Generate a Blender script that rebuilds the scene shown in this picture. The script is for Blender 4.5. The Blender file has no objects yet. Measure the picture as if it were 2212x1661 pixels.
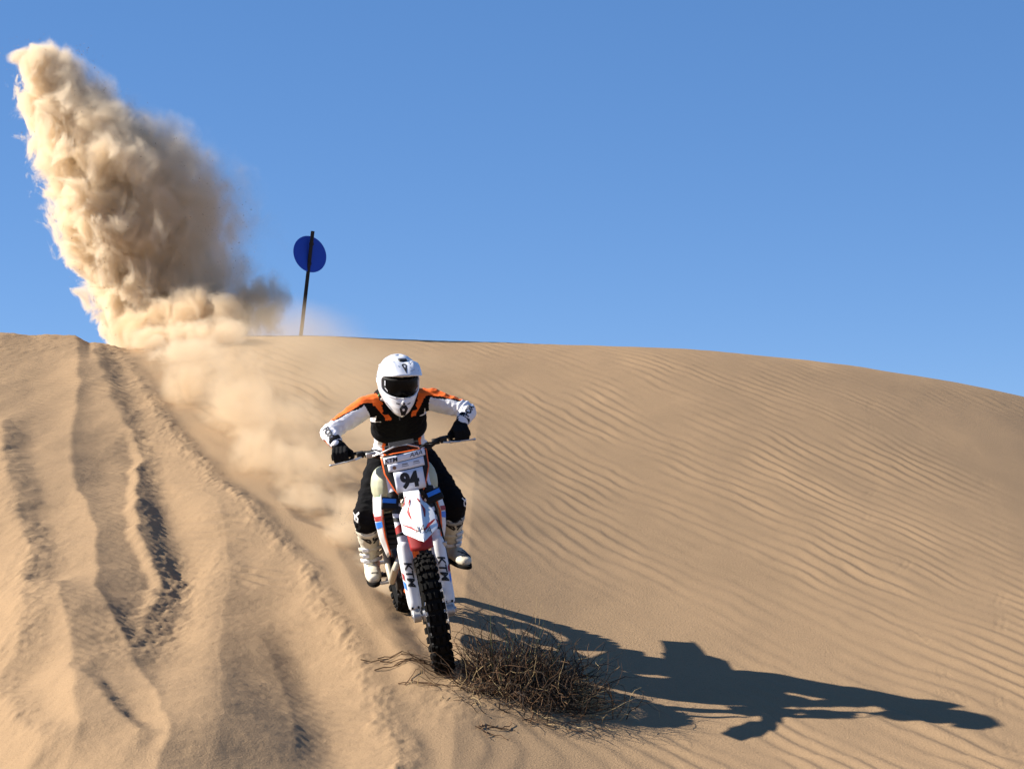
import bpy, bmesh, math, random
import numpy as np
from mathutils import Matrix, Vector

SC = bpy.context.scene
COL = SC.collection
RAD = math.radians

# ---------------------------------------------------------------- camera
cam_d = bpy.data.cameras.new("camera")
cam_d.sensor_width = 36.0
cam_d.lens = 36.0 * 5250.0 / 2212.0
cam_d.clip_end = 3000.0
cam = bpy.data.objects.new("camera", cam_d)
cam.location = (0, 0, 1.6)
cam.rotation_euler = (RAD(90 + 4.7), 0, 0)
COL.objects.link(cam)
SC.camera = cam

# ---------------------------------------------------------------- sky and sun
SUN_DIR = Vector((-0.8426, 0.1109, 0.5270)).normalized()     # towards the sun
world = bpy.data.worlds.new("World")
SC.world = world
world.use_nodes = True
wn = world.node_tree
wn.nodes.clear()
w_out = wn.nodes.new("ShaderNodeOutputWorld")
w_bg = wn.nodes.new("ShaderNodeBackground")
w_sky = wn.nodes.new("ShaderNodeTexSky")
w_sky.sky_type = 'NISHITA'
w_sky.sun_disc = False
w_sky.sun_elevation = math.asin(SUN_DIR.z)
w_sky.sun_rotation = math.atan2(SUN_DIR.x, SUN_DIR.y)
w_sky.altitude = 8000.0
w_sky.air_density = 1.0
w_sky.dust_density = 0.0
w_sky.ozone_density = 1.0
w_bg.inputs["Strength"].default_value = 0.15
w_hs = wn.nodes.new("ShaderNodeHueSaturation")            # the deep clear blue of the photograph, over the whole sky alike
w_hs.inputs["Hue"].default_value = 0.51
w_hs.inputs["Saturation"].default_value = 1.8
w_hs.inputs["Value"].default_value = 1.13
w_gm = wn.nodes.new("ShaderNodeGamma")
w_gm.inputs["Gamma"].default_value = 0.5
wn.links.new(w_sky.outputs[0], w_gm.inputs["Color"])
wn.links.new(w_gm.outputs[0], w_hs.inputs["Color"])
wn.links.new(w_hs.outputs[0], w_bg.inputs["Color"])
wn.links.new(w_bg.outputs[0], w_out.inputs["Surface"])

sun_d = bpy.data.lights.new("sun", 'SUN')
sun_d.energy = 5.0
sun_d.angle = RAD(0.5)
sun_d.color = (1.0, 0.93, 0.82)
sun = bpy.data.objects.new("sun", sun_d)
sun.rotation_euler = SUN_DIR.to_track_quat('Z', 'Y').to_euler()
sun.location = (-30, 20, 30)
COL.objects.link(sun)

SC.view_settings.view_transform = 'Standard'
SC.view_settings.look = 'None'
SC.view_settings.exposure = 1.11
SC.view_settings.gamma = 1.0
SC.view_settings.use_curve_mapping = False
SC.render.engine = 'CYCLES'
SC.cycles.max_bounces = 8
SC.cycles.volume_bounces = 6
SC.cycles.use_denoising = True
SC.cycles.volume_step_rate = 0.15
SC.cycles.volume_max_steps = 512

# ---------------------------------------------------------------- helpers
def perlin(x, y, seed=0):
    xi = np.floor(x).astype(np.int64); yi = np.floor(y).astype(np.int64)
    xf = x - xi; yf = y - yi
    u = xf * xf * xf * (xf * (xf * 6 - 15) + 10); v = yf * yf * yf * (yf * (yf * 6 - 15) + 10)
    def gr(ix, iy, dx, dy):
        h = (ix * 374761393 + iy * 668265263 + seed * 974634541) & 0xffffffff
        h = ((h ^ (h >> 13)) * 1274126177) & 0xffffffff
        a = ((h ^ (h >> 16)) & 0xffff) * (2 * math.pi / 65536.0)
        return np.cos(a) * dx + np.sin(a) * dy
    a = gr(xi, yi, xf, yf); b = gr(xi + 1, yi, xf - 1, yf)
    c = gr(xi, yi + 1, xf, yf - 1); d = gr(xi + 1, yi + 1, xf - 1, yf - 1)
    return ((a + u * (b - a)) * (1 - v) + (c + u * (d - c)) * v) * 1.5

def perlin3(x, y, z, seed=0):
    xi = np.floor(x).astype(np.int64); yi = np.floor(y).astype(np.int64); zi = np.floor(z).astype(np.int64)
    xf = x - xi; yf = y - yi; zf = z - zi
    f = lambda t: t * t * t * (t * (t * 6 - 15) + 10)
    u, v, w = f(xf), f(yf), f(zf)
    out = 0
    for k in range(8):
        i, j, l = k & 1, (k >> 1) & 1, k >> 2
        h = ((xi + i) * 374761393 + (yi + j) * 668265263 + (zi + l) * 2147483647 + seed * 974634541) & 0xffffffff
        h = ((h ^ (h >> 13)) * 1274126177) & 0xffffffff
        h = h ^ (h >> 16)
        ct = (h & 1023) / 511.5 - 1; st = np.sqrt(np.maximum(0, 1 - ct * ct)); ph = ((h >> 10) & 1023) * (2 * math.pi / 1024)
        g = st * np.cos(ph) * (xf - i) + st * np.sin(ph) * (yf - j) + ct * (zf - l)
        out = out + g * (u if i else 1 - u) * (v if j else 1 - v) * (w if l else 1 - w)
    return out * 1.6

def fbm(x, y, octv=4, seed=0, gain=0.5):
    t = 0; a = 1.0; n = 0
    for o in range(octv):
        t = t + a * perlin(x * 2 ** o + 17.3 * o, y * 2 ** o - 9.1 * o, seed + o); n += a; a *= gain
    return t / n

def sstep(a, b, x):
    t = np.clip((x - a) / (b - a), 0, 1); return t * t * (3 - 2 * t)

def link(o, parent=None):
    COL.objects.link(o)
    if parent is not None:
        o.parent = parent
    return o

def tag(o, label=None, cat=None, group=None, kind=None):
    if label: o["label"] = label
    if cat: o["category"] = cat
    if group: o["group"] = group
    if kind: o["kind"] = kind
    return o

# ---------------------------------------------------------------- materials
def nt(name):
    m = bpy.data.materials.new(name); m.use_nodes = True
    t = m.node_tree
    b = t.nodes["Principled BSDF"]
    return m, t, b

def setin(b, **kw):
    for k, v in kw.items():
        k = k.replace('_', ' ')
        if k in b.inputs: b.inputs[k].default_value = v

def noise(t, scale, detail=4.0, rough=0.55, coord="Object", vec=None):
    n = t.nodes.new("ShaderNodeTexNoise"); n.inputs["Scale"].default_value = scale
    n.inputs["Detail"].default_value = detail; n.inputs["Roughness"].default_value = rough
    if vec is None:
        tc = t.nodes.new("ShaderNodeTexCoord"); vec = tc.outputs[coord]
    t.links.new(vec, n.inputs["Vector"])
    return n

def ramp(t, src, stops):
    r = t.nodes.new("ShaderNodeValToRGB")
    el = r.color_ramp.elements
    while len(el) < len(stops): el.new(0.5)
    for e, (p, c) in zip(el, stops):
        e.position = p; e.color = (c[0], c[1], c[2], 1) if len(c) == 3 else c
    t.links.new(src, r.inputs[0]); return r

SAND = (0.318, 0.214, 0.122)
def paint(name, color, rough=0.35, dirt=0.25, metal=0.0, bump=0.0, bscale=60.0, coat=0.0, spec=0.5):
    m, t, b = nt(name)
    setin(b, Roughness=rough, Metallic=metal)
    if "Coat Weight" in b.inputs: b.inputs["Coat Weight"].default_value = coat
    b.inputs["Specular IOR Level"].default_value = spec
    n = noise(t, 9.0, 7.0, 0.65)
    r = ramp(t, n.outputs["Fac"], [(0.42, (0, 0, 0)), (0.78, (dirt, dirt, dirt))])
    mx = t.nodes.new("ShaderNodeMix"); mx.data_type = 'RGBA'
    mx.inputs[6].default_value = (*color, 1); mx.inputs[7].default_value = (SAND[0] * .8, SAND[1] * .8, SAND[2] * .8, 1)
    t.links.new(r.outputs[0], mx.inputs[0]); t.links.new(mx.outputs[2], b.inputs["Base Color"])
    rr = t.nodes.new("ShaderNodeMapRange"); rr.inputs["To Min"].default_value = rough; rr.inputs["To Max"].default_value = min(1, rough + .35)
    t.links.new(n.outputs["Fac"], rr.inputs["Value"]); t.links.new(rr.outputs[0], b.inputs["Roughness"])
    if bump > 0:
        n2 = noise(t, bscale, 5.0, 0.6)
        bp = t.nodes.new("ShaderNodeBump"); bp.inputs["Strength"].default_value = bump; bp.inputs["Distance"].default_value = 0.01
        t.links.new(n2.outputs["Fac"], bp.inputs["Height"]); t.links.new(bp.outputs[0], b.inputs["Normal"])
    return m

def sand_material():
    m, t, b = nt("sand")
    setin(b, Roughness=0.95)
    b.inputs["Specular IOR Level"].default_value = 0.1
    tc = t.nodes.new("ShaderNodeTexCoord"); V = tc.outputs["Object"]
    n1 = noise(t, 0.55, 5.0, 0.6, vec=V)
    c1 = ramp(t, n1.outputs["Fac"], [(0.3, (SAND[0] * .94, SAND[1] * .935, SAND[2] * .93)), (0.7, (SAND[0] * 1.05, SAND[1] * 1.04, SAND[2] * 1.03))])
    n2 = noise(t, 150.0, 3.0, 0.7, vec=V)
    c2 = ramp(t, n2.outputs["Fac"], [(0.3, (0.80, 0.80, 0.80)), (0.7, (1.12, 1.12, 1.12))])
    mx = t.nodes.new("ShaderNodeMix"); mx.data_type = 'RGBA'; mx.blend_type = 'MULTIPLY'; mx.inputs[0].default_value = 1.0
    t.links.new(c1.outputs[0], mx.inputs[6]); t.links.new(c2.outputs[0], mx.inputs[7])
    # dark grains sprinkled through the sand
    vo = noise(t, 60.0, 2.0, 0.5, vec=V)
    c3 = ramp(t, vo.outputs["Fac"], [(0.27, (0.72, 0.70, 0.68)), (0.36, (1, 1, 1))])
    mx2 = t.nodes.new("ShaderNodeMix"); mx2.data_type = 'RGBA'; mx2.blend_type = 'MULTIPLY'; mx2.inputs[0].default_value = 0.7
    t.links.new(mx.outputs[2], mx2.inputs[6]); t.links.new(c3.outputs[0], mx2.inputs[7])
    t.links.new(mx2.outputs[2], b.inputs["Base Color"])
    n3 = noise(t, 70.0, 6.0, 0.70, vec=V)
    bp = t.nodes.new("ShaderNodeBump"); bp.inputs["Strength"].default_value = 0.6; bp.inputs["Distance"].default_value = 0.010
    t.links.new(n3.outputs["Fac"], bp.inputs["Height"]); t.links.new(bp.outputs[0], b.inputs["Normal"])
    return m

# ---------------------------------------------------------------- the dune
CX0, CY0, CZ0, SLOPE = -0.40, 14.0, 1.1117, 0.236        # where the front wheel meets the sand
LINES = dict(                                             # plan of the crests, gullies and ruts (x, y in metres)
 A=[(-4.81,26.65),(-4.12,23.04),(-3.74,20.67),(-3.46,19.06),(-3.09,17.77),(-2.88,16.9),(-2.61,15.32),(-2.32,14.43),(-2.13,13.8),(-1.91,13.02),(-1.68,12.2)],
 K=[(-4.67,26.86),(-4.31,24.9),(-3.82,22.89),(-3.55,21.72),(-3.19,20.55),(-3.05,19.95),(-2.84,18.44),(-2.66,17.24),(-2.47,16.66),(-2.38,16.19),(-2.3,15.89),(-2.17,14.25),(-1.85,12.92)],
 Kr=[(-4.3,26.5),(-3.77,23.85),(-3.17,21.31),(-2.69,18.95),(-2.35,17.68),(-2.14,16.82),(-2.03,15.89),(-1.96,14.99),(-1.83,14.25),(-1.79,13.42),(-1.7,12.2)],
 B=[(-2.88,15.46),(-2.75,14.86),(-2.53,14.02),(-2.45,13.69),(-2.43,13.48),(-2.31,12.92),(-2.16,12.2)],
 B2=[(-2.36,13.32),(-2.06,12.64),(-1.86,12.2)],
 L=[(-4.41,20.92),(-4.03,19.27),(-3.53,17.5),(-3.35,16.82),(-3.1,15.53),(-2.95,14.55),(-2.87,14.08)],
 L2=[(-2.84,13.58),(-2.65,13.02),(-2.54,12.64),(-2.34,12.2)],
 R2=[(-2.37,18.44),(-2.19,17.96),(-2.01,17.07),(-1.86,15.89),(-1.73,14.25),(-1.6,13.42),(-1.48,12.46)],
 E1=[(-1.52,14.67),(-1.33,13.96),(-1.2,13.17),(-1.1,12.5)],
 T1=[(-4.42,26.45),(-3.25,22.0),(-2.89,20.67),(-2.47,19.49),(-2.15,18.44),(-1.85,17.59),(-1.58,16.82),(-1.42,16.42),(-1.2,15.46),(-1.01,14.67),(-0.85,13.96),(-0.74,13.42),(-0.67,12.97),(-0.55,12.2)],
 T2=[(-1.89,18.54),(-1.55,17.5),(-1.27,17.15),(-1.15,16.42),(-0.98,15.6),(-0.82,14.8),(-0.55,13.9)],
 RUT=[(-3.0,24.5),(-1.75,20.0),(-0.95,16.9),(-0.677,15.45),(-0.403,14.0),(-0.38,13.75)],
)
RIDGE_U = [(-12.0,0.778),(-7.23,0.778),(-5.69,0.374),(-5.38,0.251),(-5.17,0.186),(-4.71,-0.055),(-4.45,0.073),(-3.99,0.293),(-3.37,0.34),(-2.35,0.358),(-1.37,0.315),(-0.03,0.272),(2.03,0.208),(3.57,0.052),(4.6,-0.096),(5.69,-0.299),(7.17,-0.727),(12.0,-1.527)]

def line_s(name, X, Y, wob=0.0, wsc=3.0, seed=0):
    """signed sideways distance to a line, and a mask of the reach of the line"""
    P = sorted(LINES[name], key=lambda p: p[1])
    ys = np.array([p[1] for p in P]); xs = np.array([p[0] for p in P])
    # smooth the corners of the drawn line
    yy = np.linspace(ys[0], ys[-1], 400); xx = np.interp(yy, ys, xs)
    k = np.ones(13) / 13; xp = np.convolve(np.pad(xx, 6, mode='edge'), k, 'valid')
    f = np.interp(Y, yy, xp)
    if wob: f = f + wob * fbm(Y * wsc, X * 0.4 * wsc, 4, seed)
    m = sstep(ys[0] - 0.9, ys[0] + 0.3, Y) * (1 - sstep(ys[-1] - 0.6, ys[-1] + 0.8, Y)) if name not in ("A", "K", "Kr", "T1", "RUT") else 1 - sstep(ys[-1] - 0.3, ys[-1] + 1.2, Y)
    return X - f, m

def crest(s, H, wl, wr, rnd=0.012):
    """asymmetric sand crest: long face on the left, steeper slip face on the right"""
    ss = np.sqrt(s * s + rnd * rnd) - rnd * 0.5
    t = np.where(s < 0, ss / wl, ss / wr)
    return H * np.where(t < .7, 1 - t, np.where(t < 1.3, (1.3 - np.minimum(t, 1.3)) ** 2 / 1.2, 0))

def base_profile(X, Y):
    z = CZ0 + SLOPE * (Y - CY0)
    # the foot of the dune flattens, the top rounds over and falls away behind
    k = 0.25
    z = np.where(Y < 13, np.log1p(np.exp(np.clip((z - 0.0) / k, -60, 60))) * k + 0.0, z)
    t = np.clip(Y - 25.2, 0, None)
    q = 0.062
    drop = np.where(t < 6, q * t * t * .5 * 1.9, q * 36 * .5 * 1.9 + (q * 6 * 1.9) * (t - 6))
    z = z - np.minimum(drop, 400)
    floor = -3.0 + 1.2 * perlin(X * 0.02, Y * 0.02, 5)
    far = sstep(34, 60, Y)
    z = np.where(Y > 30, np.maximum(z, floor), z)
    return z

def terrain(X, Y, detail=True):
    z = base_profile(X, Y)
    r = np.array(RIDGE_U)
    rx = np.linspace(-12, 12, 961); rz = np.convolve(np.pad(np.interp(rx, r[:, 0], r[:, 1]), 30, mode='reflect', reflect_type='odd'), np.hanning(63)[1:-1] / np.hanning(63).sum(), 'valid')
    UU = X * 27.0 / np.clip(Y, 12, 27)
    off = np.interp(UU, rx, rz) + (np.interp(UU, r[:, 0], r[:, 1]) - np.interp(UU, rx, rz)) * sstep(23.5, 26.3, Y) * (UU < -3.37)
    z = z + off * sstep(13.5, 26.5, Y)
    z = z - 0.19 * np.tanh(np.clip(X + 0.30, 0, 60) / 0.9) * sstep(8, 12, Y) * (1 - sstep(16, 25, Y))
    if not detail:
        return z
    inn = (Y > 9) & (Y < 34)
    sT, _ = line_s("T1", X, Y)
    left = 1 - sstep(-0.35, 0.15, sT)                    # churned side of the slope
    # ---- big soft forms on the left: the churned side falls away to the left
    z = z - 0.13 * 0.25 * np.log1p(np.exp(np.clip(-(sT - 0.15) / 0.25, -50, 50))) * sstep(9, 12, Y) * np.exp(-np.clip(-sT - 3.5, 0, 99) / 3)
    z = z + left * 0.05 * fbm(X * 0.9, Y * 0.45, 3, 11)
    sA, mA = line_s("A", X, Y, 0.05, 1.6, 21)
    z = z + mA * crest(sA, 0.310, 1.9, 0.82, 0.006)
    sK, mK = line_s("K", X, Y, 0.06, 2.4, 22)
    z = z + mK * crest(sK, 0.050, 0.07, 0.20, 0.01) * sstep(13.6, 16.5, Y) * (1 - sstep(19.5, 21.5, Y)) + mK * crest(sK, 0.11, 0.6, 0.30, 0.03) * sstep(19.5, 22, Y)
    sR, mR = line_s("Kr", X, Y, 0.05, 2.0, 23)
    gull = np.exp(-((sR + 0.10) / 0.15) ** 2)
    z = z - 0.035 * gull * mR * sstep(13.0, 15.0, Y)
    sB, mB = line_s("B", X, Y, 0.04, 2.4, 24)
    z = z + mB * crest(sB, 0.150, 0.90, 0.38, 0.006)
    sB2, mB2 = line_s("B2", X, Y, 0.03, 3, 25)
    z = z + mB2 * crest(sB2, 0.04, 0.3, 0.10)
    sL, mL = line_s("L", X, Y, 0.08, 1.8, 26)
    z = z + mL * crest(sL, 0.085, 0.55, 0.22)
    sL2, mL2 = line_s("L2", X, Y, 0.05, 2.4, 27)
    z = z + mL2 * crest(sL2, 0.06, 0.5, 0.18)
    sR2, mR2 = line_s("R2", X, Y, 0.03, 1.2, 28)
    z = z + mR2 * crest(sR2, 0.110, 0.36, 0.50, 0.06)
    sE, mE = line_s("E1", X, Y, 0.03, 2.6, 29)
    z = z + mE * crest(sE, 0.03, 0.4, 0.16)
    sT1, mT = line_s("T1", X, Y, 0.05, 2.6, 30)
    z = z + mT * crest(sT1, 0.045, 0.35, 0.15, 0.03)
    sT2, mT2 = line_s("T2", X, Y, 0.03, 2.0, 31)
    z = z + mT2 * crest(sT2, 0.055, 0.42, 0.22, 0.015)
    # the rut of this machine, under and behind the wheels
    sU, mU = line_s("RUT", X, Y, 0.01, 3, 32)
    mU = mU * sstep(13.62, 13.85, Y)
    wv = 0.5 + 0.9 * np.clip(fbm(X * 2.2, Y * 1.1, 3, 33) + 0.35, 0, 1)
    z = z + mU * (-0.020 * np.exp(-(sU / 0.085) ** 2) + 0.010 * wv * np.exp(-((np.abs(sU) - 0.17) / 0.07) ** 2) + 0.012 * np.exp(-(sU / 0.2) ** 2) * fbm(X * 6, Y * 4, 3, 34))
    # ---- rough broken sand: clods along the ruts and in the slumped gully
    rough = 0.0
    rough = rough + 0.9 * np.exp(-((sT1 + 0.01) / 0.11) ** 2) * mT
    slump = np.exp(-((X + 2.15) / 0.26) ** 2) * sstep(13.2, 14.2, Y) * (1 - sstep(16.0, 17.5, Y))
    rough = rough + 0.75 * slump + 0.5 * np.exp(-((sK - 0.10) / 0.11) ** 2) * mK * sstep(14, 16, Y)
    rough = rough + 0.7 * np.exp(-((sL - 0.0) / 0.22) ** 2) * mL + 0.6 * np.exp(-(sL2 / 0.12) ** 2) * mL2 + 0.5 * np.exp(-((sB2 - 0.05) / 0.06) ** 2) * mB2
    rough = rough + 0.5 * np.exp(-((X + 5.1) / 0.9) ** 2) * sstep(23, 25, Y)
    rough = np.clip(rough, 0, 1.3)
    lump = np.abs(fbm(X * 5.2, Y * 2.6, 4, 41, 0.6))
    clod = np.clip(fbm(X * 17, Y * 11, 3, 45, 0.65) - 0.12, 0, 1)
    z = z + rough * (0.040 * (lump - 0.15) + 0.016 * clod)
    # tyre prints: short cross bars in the old track beside T1
    band = np.exp(-((sT + 0.33) / 0.16) ** 4) * sstep(14.2, 16, Y) * (1 - sstep(22.5, 24.5, Y))
    ph = (Y * 0.93 + X * 0.5 + 0.10 * fbm(X * 3, Y * 2, 3, 51)) / 0.17
    z = z + band * 0.009 * np.sin(2 * math.pi * ph) * np.clip(0.35 + 1.6 * perlin(X * 1.4, Y * 1.4, 52), 0, 1)
    # wind-combed fine relief on the churned faces
    ph = (X * 0.55 + Y * 0.84 + 0.05 * fbm(X * 4, Y * 3, 3, 61)) / 0.10
    z = z + left * 0.0027 * np.sin(2 * math.pi * ph) * np.clip(0.4 + 1.4 * perlin(X * 0.9, Y * 0.5, 62), 0, 1)
    z = z + left * (0.007 * fbm(X * 4, Y * 3, 4, 63) + 0.0035 * fbm(X * 19, Y * 12, 3, 64, 0.7))
    # ---- wind ripples on the smooth side
    right = sstep(-0.05, 0.55, sT - 0.15) * (1 - 0.95 * np.exp(-(np.abs(sU + 0.12 * fbm(X * 1.5, Y * 0.9, 3, 35)) / 0.30) ** 2) * sstep(13.4, 13.9, Y) * (1 - sstep(25, 28, Y)))
    sw = np.exp(-(((X + 0.15) / 0.85) ** 2 + ((Y - 12.3) / 0.75) ** 2))     # ripples bend round the shrub
    wx = X + 0.16 * fbm(X * 0.8, Y * 0.35, 3, 71) + 0.065 * fbm(X * 2.6, Y * 1.1, 3, 72)
    p = (wx * 0.895 + Y * 0.446 - 0.55 * sw * (Y - 12.6) + 0.25 * fbm(X * 0.30, Y * 0.17, 2, 73)) / 0.155
    w = p - np.floor(p)
    rip = np.where(w < 0.62, np.sin((w / 0.62 - 0.5) * math.pi), np.sin((0.5 - (w - 0.62) / 0.38) * math.pi))
    amp = np.clip(0.58 + 1.5 * fbm(X * 0.55, Y * 0.28, 3, 74), 0.05, 1.35) * (1 - 0.45 * sstep(21, 27, Y) )
    amp = amp * np.clip(0.75 + 1.1 * perlin(X * 2.4 + 0.5 * Y, Y * 0.7, 75), 0.12, 1.3)
    z = z + right * amp * 0.0050 * rip
    z = z + right * 0.012 * fbm(X * 1.1, Y * 0.7, 3, 76)
    # disturbed sand slid down below the front wheel
    fan = np.exp(-(((X + 0.32) / 0.30) ** 2 + ((Y - 13.35) / 0.42) ** 2))
    z = z + fan * (0.022 + 0.020 * fbm(X * 7, Y * 3.5, 4, 81, 0.6))
    # small mound under the shrub
    z = z + 0.06 * np.exp(-(((X - 0.08) / 0.36) ** 2 + ((Y - 13.75) / 0.45) ** 2))
    # ---- little animal trails
    for P, seed in (([(2.83,17.66),(2.65,16.91),(2.55,15.72),(2.62,15.13),(2.59,14.07),(2.62,13.41),(2.68,12.6)], 1),
                    ([(4.2,22.2),(4.06,20.79),(3.85,19.19),(3.54,17.66),(3.12,15.6),(2.8,13.97),(2.7,13.0)], 2),
                    ([(3.6,24.0),(3.35,22.7),(3.12,20.6),(2.7,18.6),(2.83,17.66)], 3)):
        P = sorted(P, key=lambda q: q[1]); ys = [q[1] for q in P]; xs = [q[0] for q in P]
        s = X - np.interp(Y, ys, xs) - 0.06 * perlin(Y * 1.3 + seed * 7.7, Y * 0 + seed, 95)
        msk = (Y > ys[0]) & (Y < ys[-1])
        st = 0.5 + 0.5 * np.sin(2 * math.pi * Y / 0.085)
        z = z - msk * 0.0040 * np.clip(0.35 + 1.5 * perlin(X * 0.8 + seed * 3, Y * 2.1, 96), 0, 1) * (np.exp(-((s - 0.022) / 0.014) ** 2) * st + np.exp(-((s + 0.022) / 0.014) ** 2) * (1 - st))
    return z

def grow(a, d0, stop, k=1.18):
    out = []; d = d0; x = a; sg = 1 if stop > a else -1
    while (x < stop if sg > 0 else x > stop):
        d *= k; x += sg * d; out.append(x)
    return out

def build_dune():
    xc = np.arange(-3.4, 3.45, 0.0115)
    xr = np.arange(xc[-1] + 0.02, 6.6, 0.02); xl = -np.arange(-xc[0] + 0.02, 6.6, 0.02)[::-1]
    xs = np.concatenate([np.array(grow(xl[0], 0.02, -900))[::-1], xl, xc, xr, np.array(grow(xr[-1], 0.02, 900))])
    ys = [11.4]; 
    while ys[-1] < 29.5: ys.append(ys[-1] + 0.0155 + 0.0011 * (ys[-1] - 11.4))
    ys = np.concatenate([np.array(grow(11.4, 0.0155, -300))[::-1], np.array(ys), np.array(grow(ys[-1], 0.035, 1500))])
    X, Y = np.meshgrid(xs, ys)
    Z = terrain(X, Y)
    fade = (1 - sstep(30, 34, Y)) * sstep(8.5, 10.5, Y) * (1 - sstep(8, 14, np.abs(X)))
    Z0 = terrain(X, Y, False)
    Z = Z0 + (Z - Z0) * fade
    Z = Z + 0.9 * perlin(X * 0.05, Y * 0.05, 91) * sstep(9, 30, np.abs(X)) + 0.25 * perlin(X * 0.12, Y * 0.12, 92) * (1 - sstep(2, 8, Y))
    ny, nx = X.shape
    global GRID
    GRID = (xs, ys, Z)
    me = bpy.data.meshes.new("dune")
    co = np.stack([X, Y, Z], -1).reshape(-1, 3).astype(np.float32)
    me.vertices.add(len(co)); me.vertices.foreach_set("co", co.ravel())
    i = (np.arange(ny - 1)[:, None] * nx + np.arange(nx - 1)[None, :]).ravel()
    q = np.stack([i, i + 1, i + nx + 1, i + nx], -1).astype(np.int32)
    me.loops.add(q.size); me.loops.foreach_set("vertex_index", q.ravel())
    me.polygons.add(len(q)); me.polygons.foreach_set("loop_start", np.arange(0, q.size, 4, dtype=np.int32))
    me.polygons.foreach_set("use_smooth", np.ones(len(q), dtype=bool))
    me.update(calc_edges=True)
    me.materials.append(sand_material())
    o = bpy.data.objects.new("dune", me)
    o["kind"] = "structure"
    link(o)
    return o

def ground_z(x, y):
    xs, ys, Z = GRID
    i = int(np.searchsorted(xs, x)) - 1; j = int(np.searchsorted(ys, y)) - 1
    a = (x - xs[i]) / (xs[i + 1] - xs[i]); b = (y - ys[j]) / (ys[j + 1] - ys[j])
    return float((Z[j, i] * (1 - a) + Z[j, i + 1] * a) * (1 - b) + (Z[j + 1, i] * (1 - a) + Z[j + 1, i + 1] * a) * b)

dune = build_dune()

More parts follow.
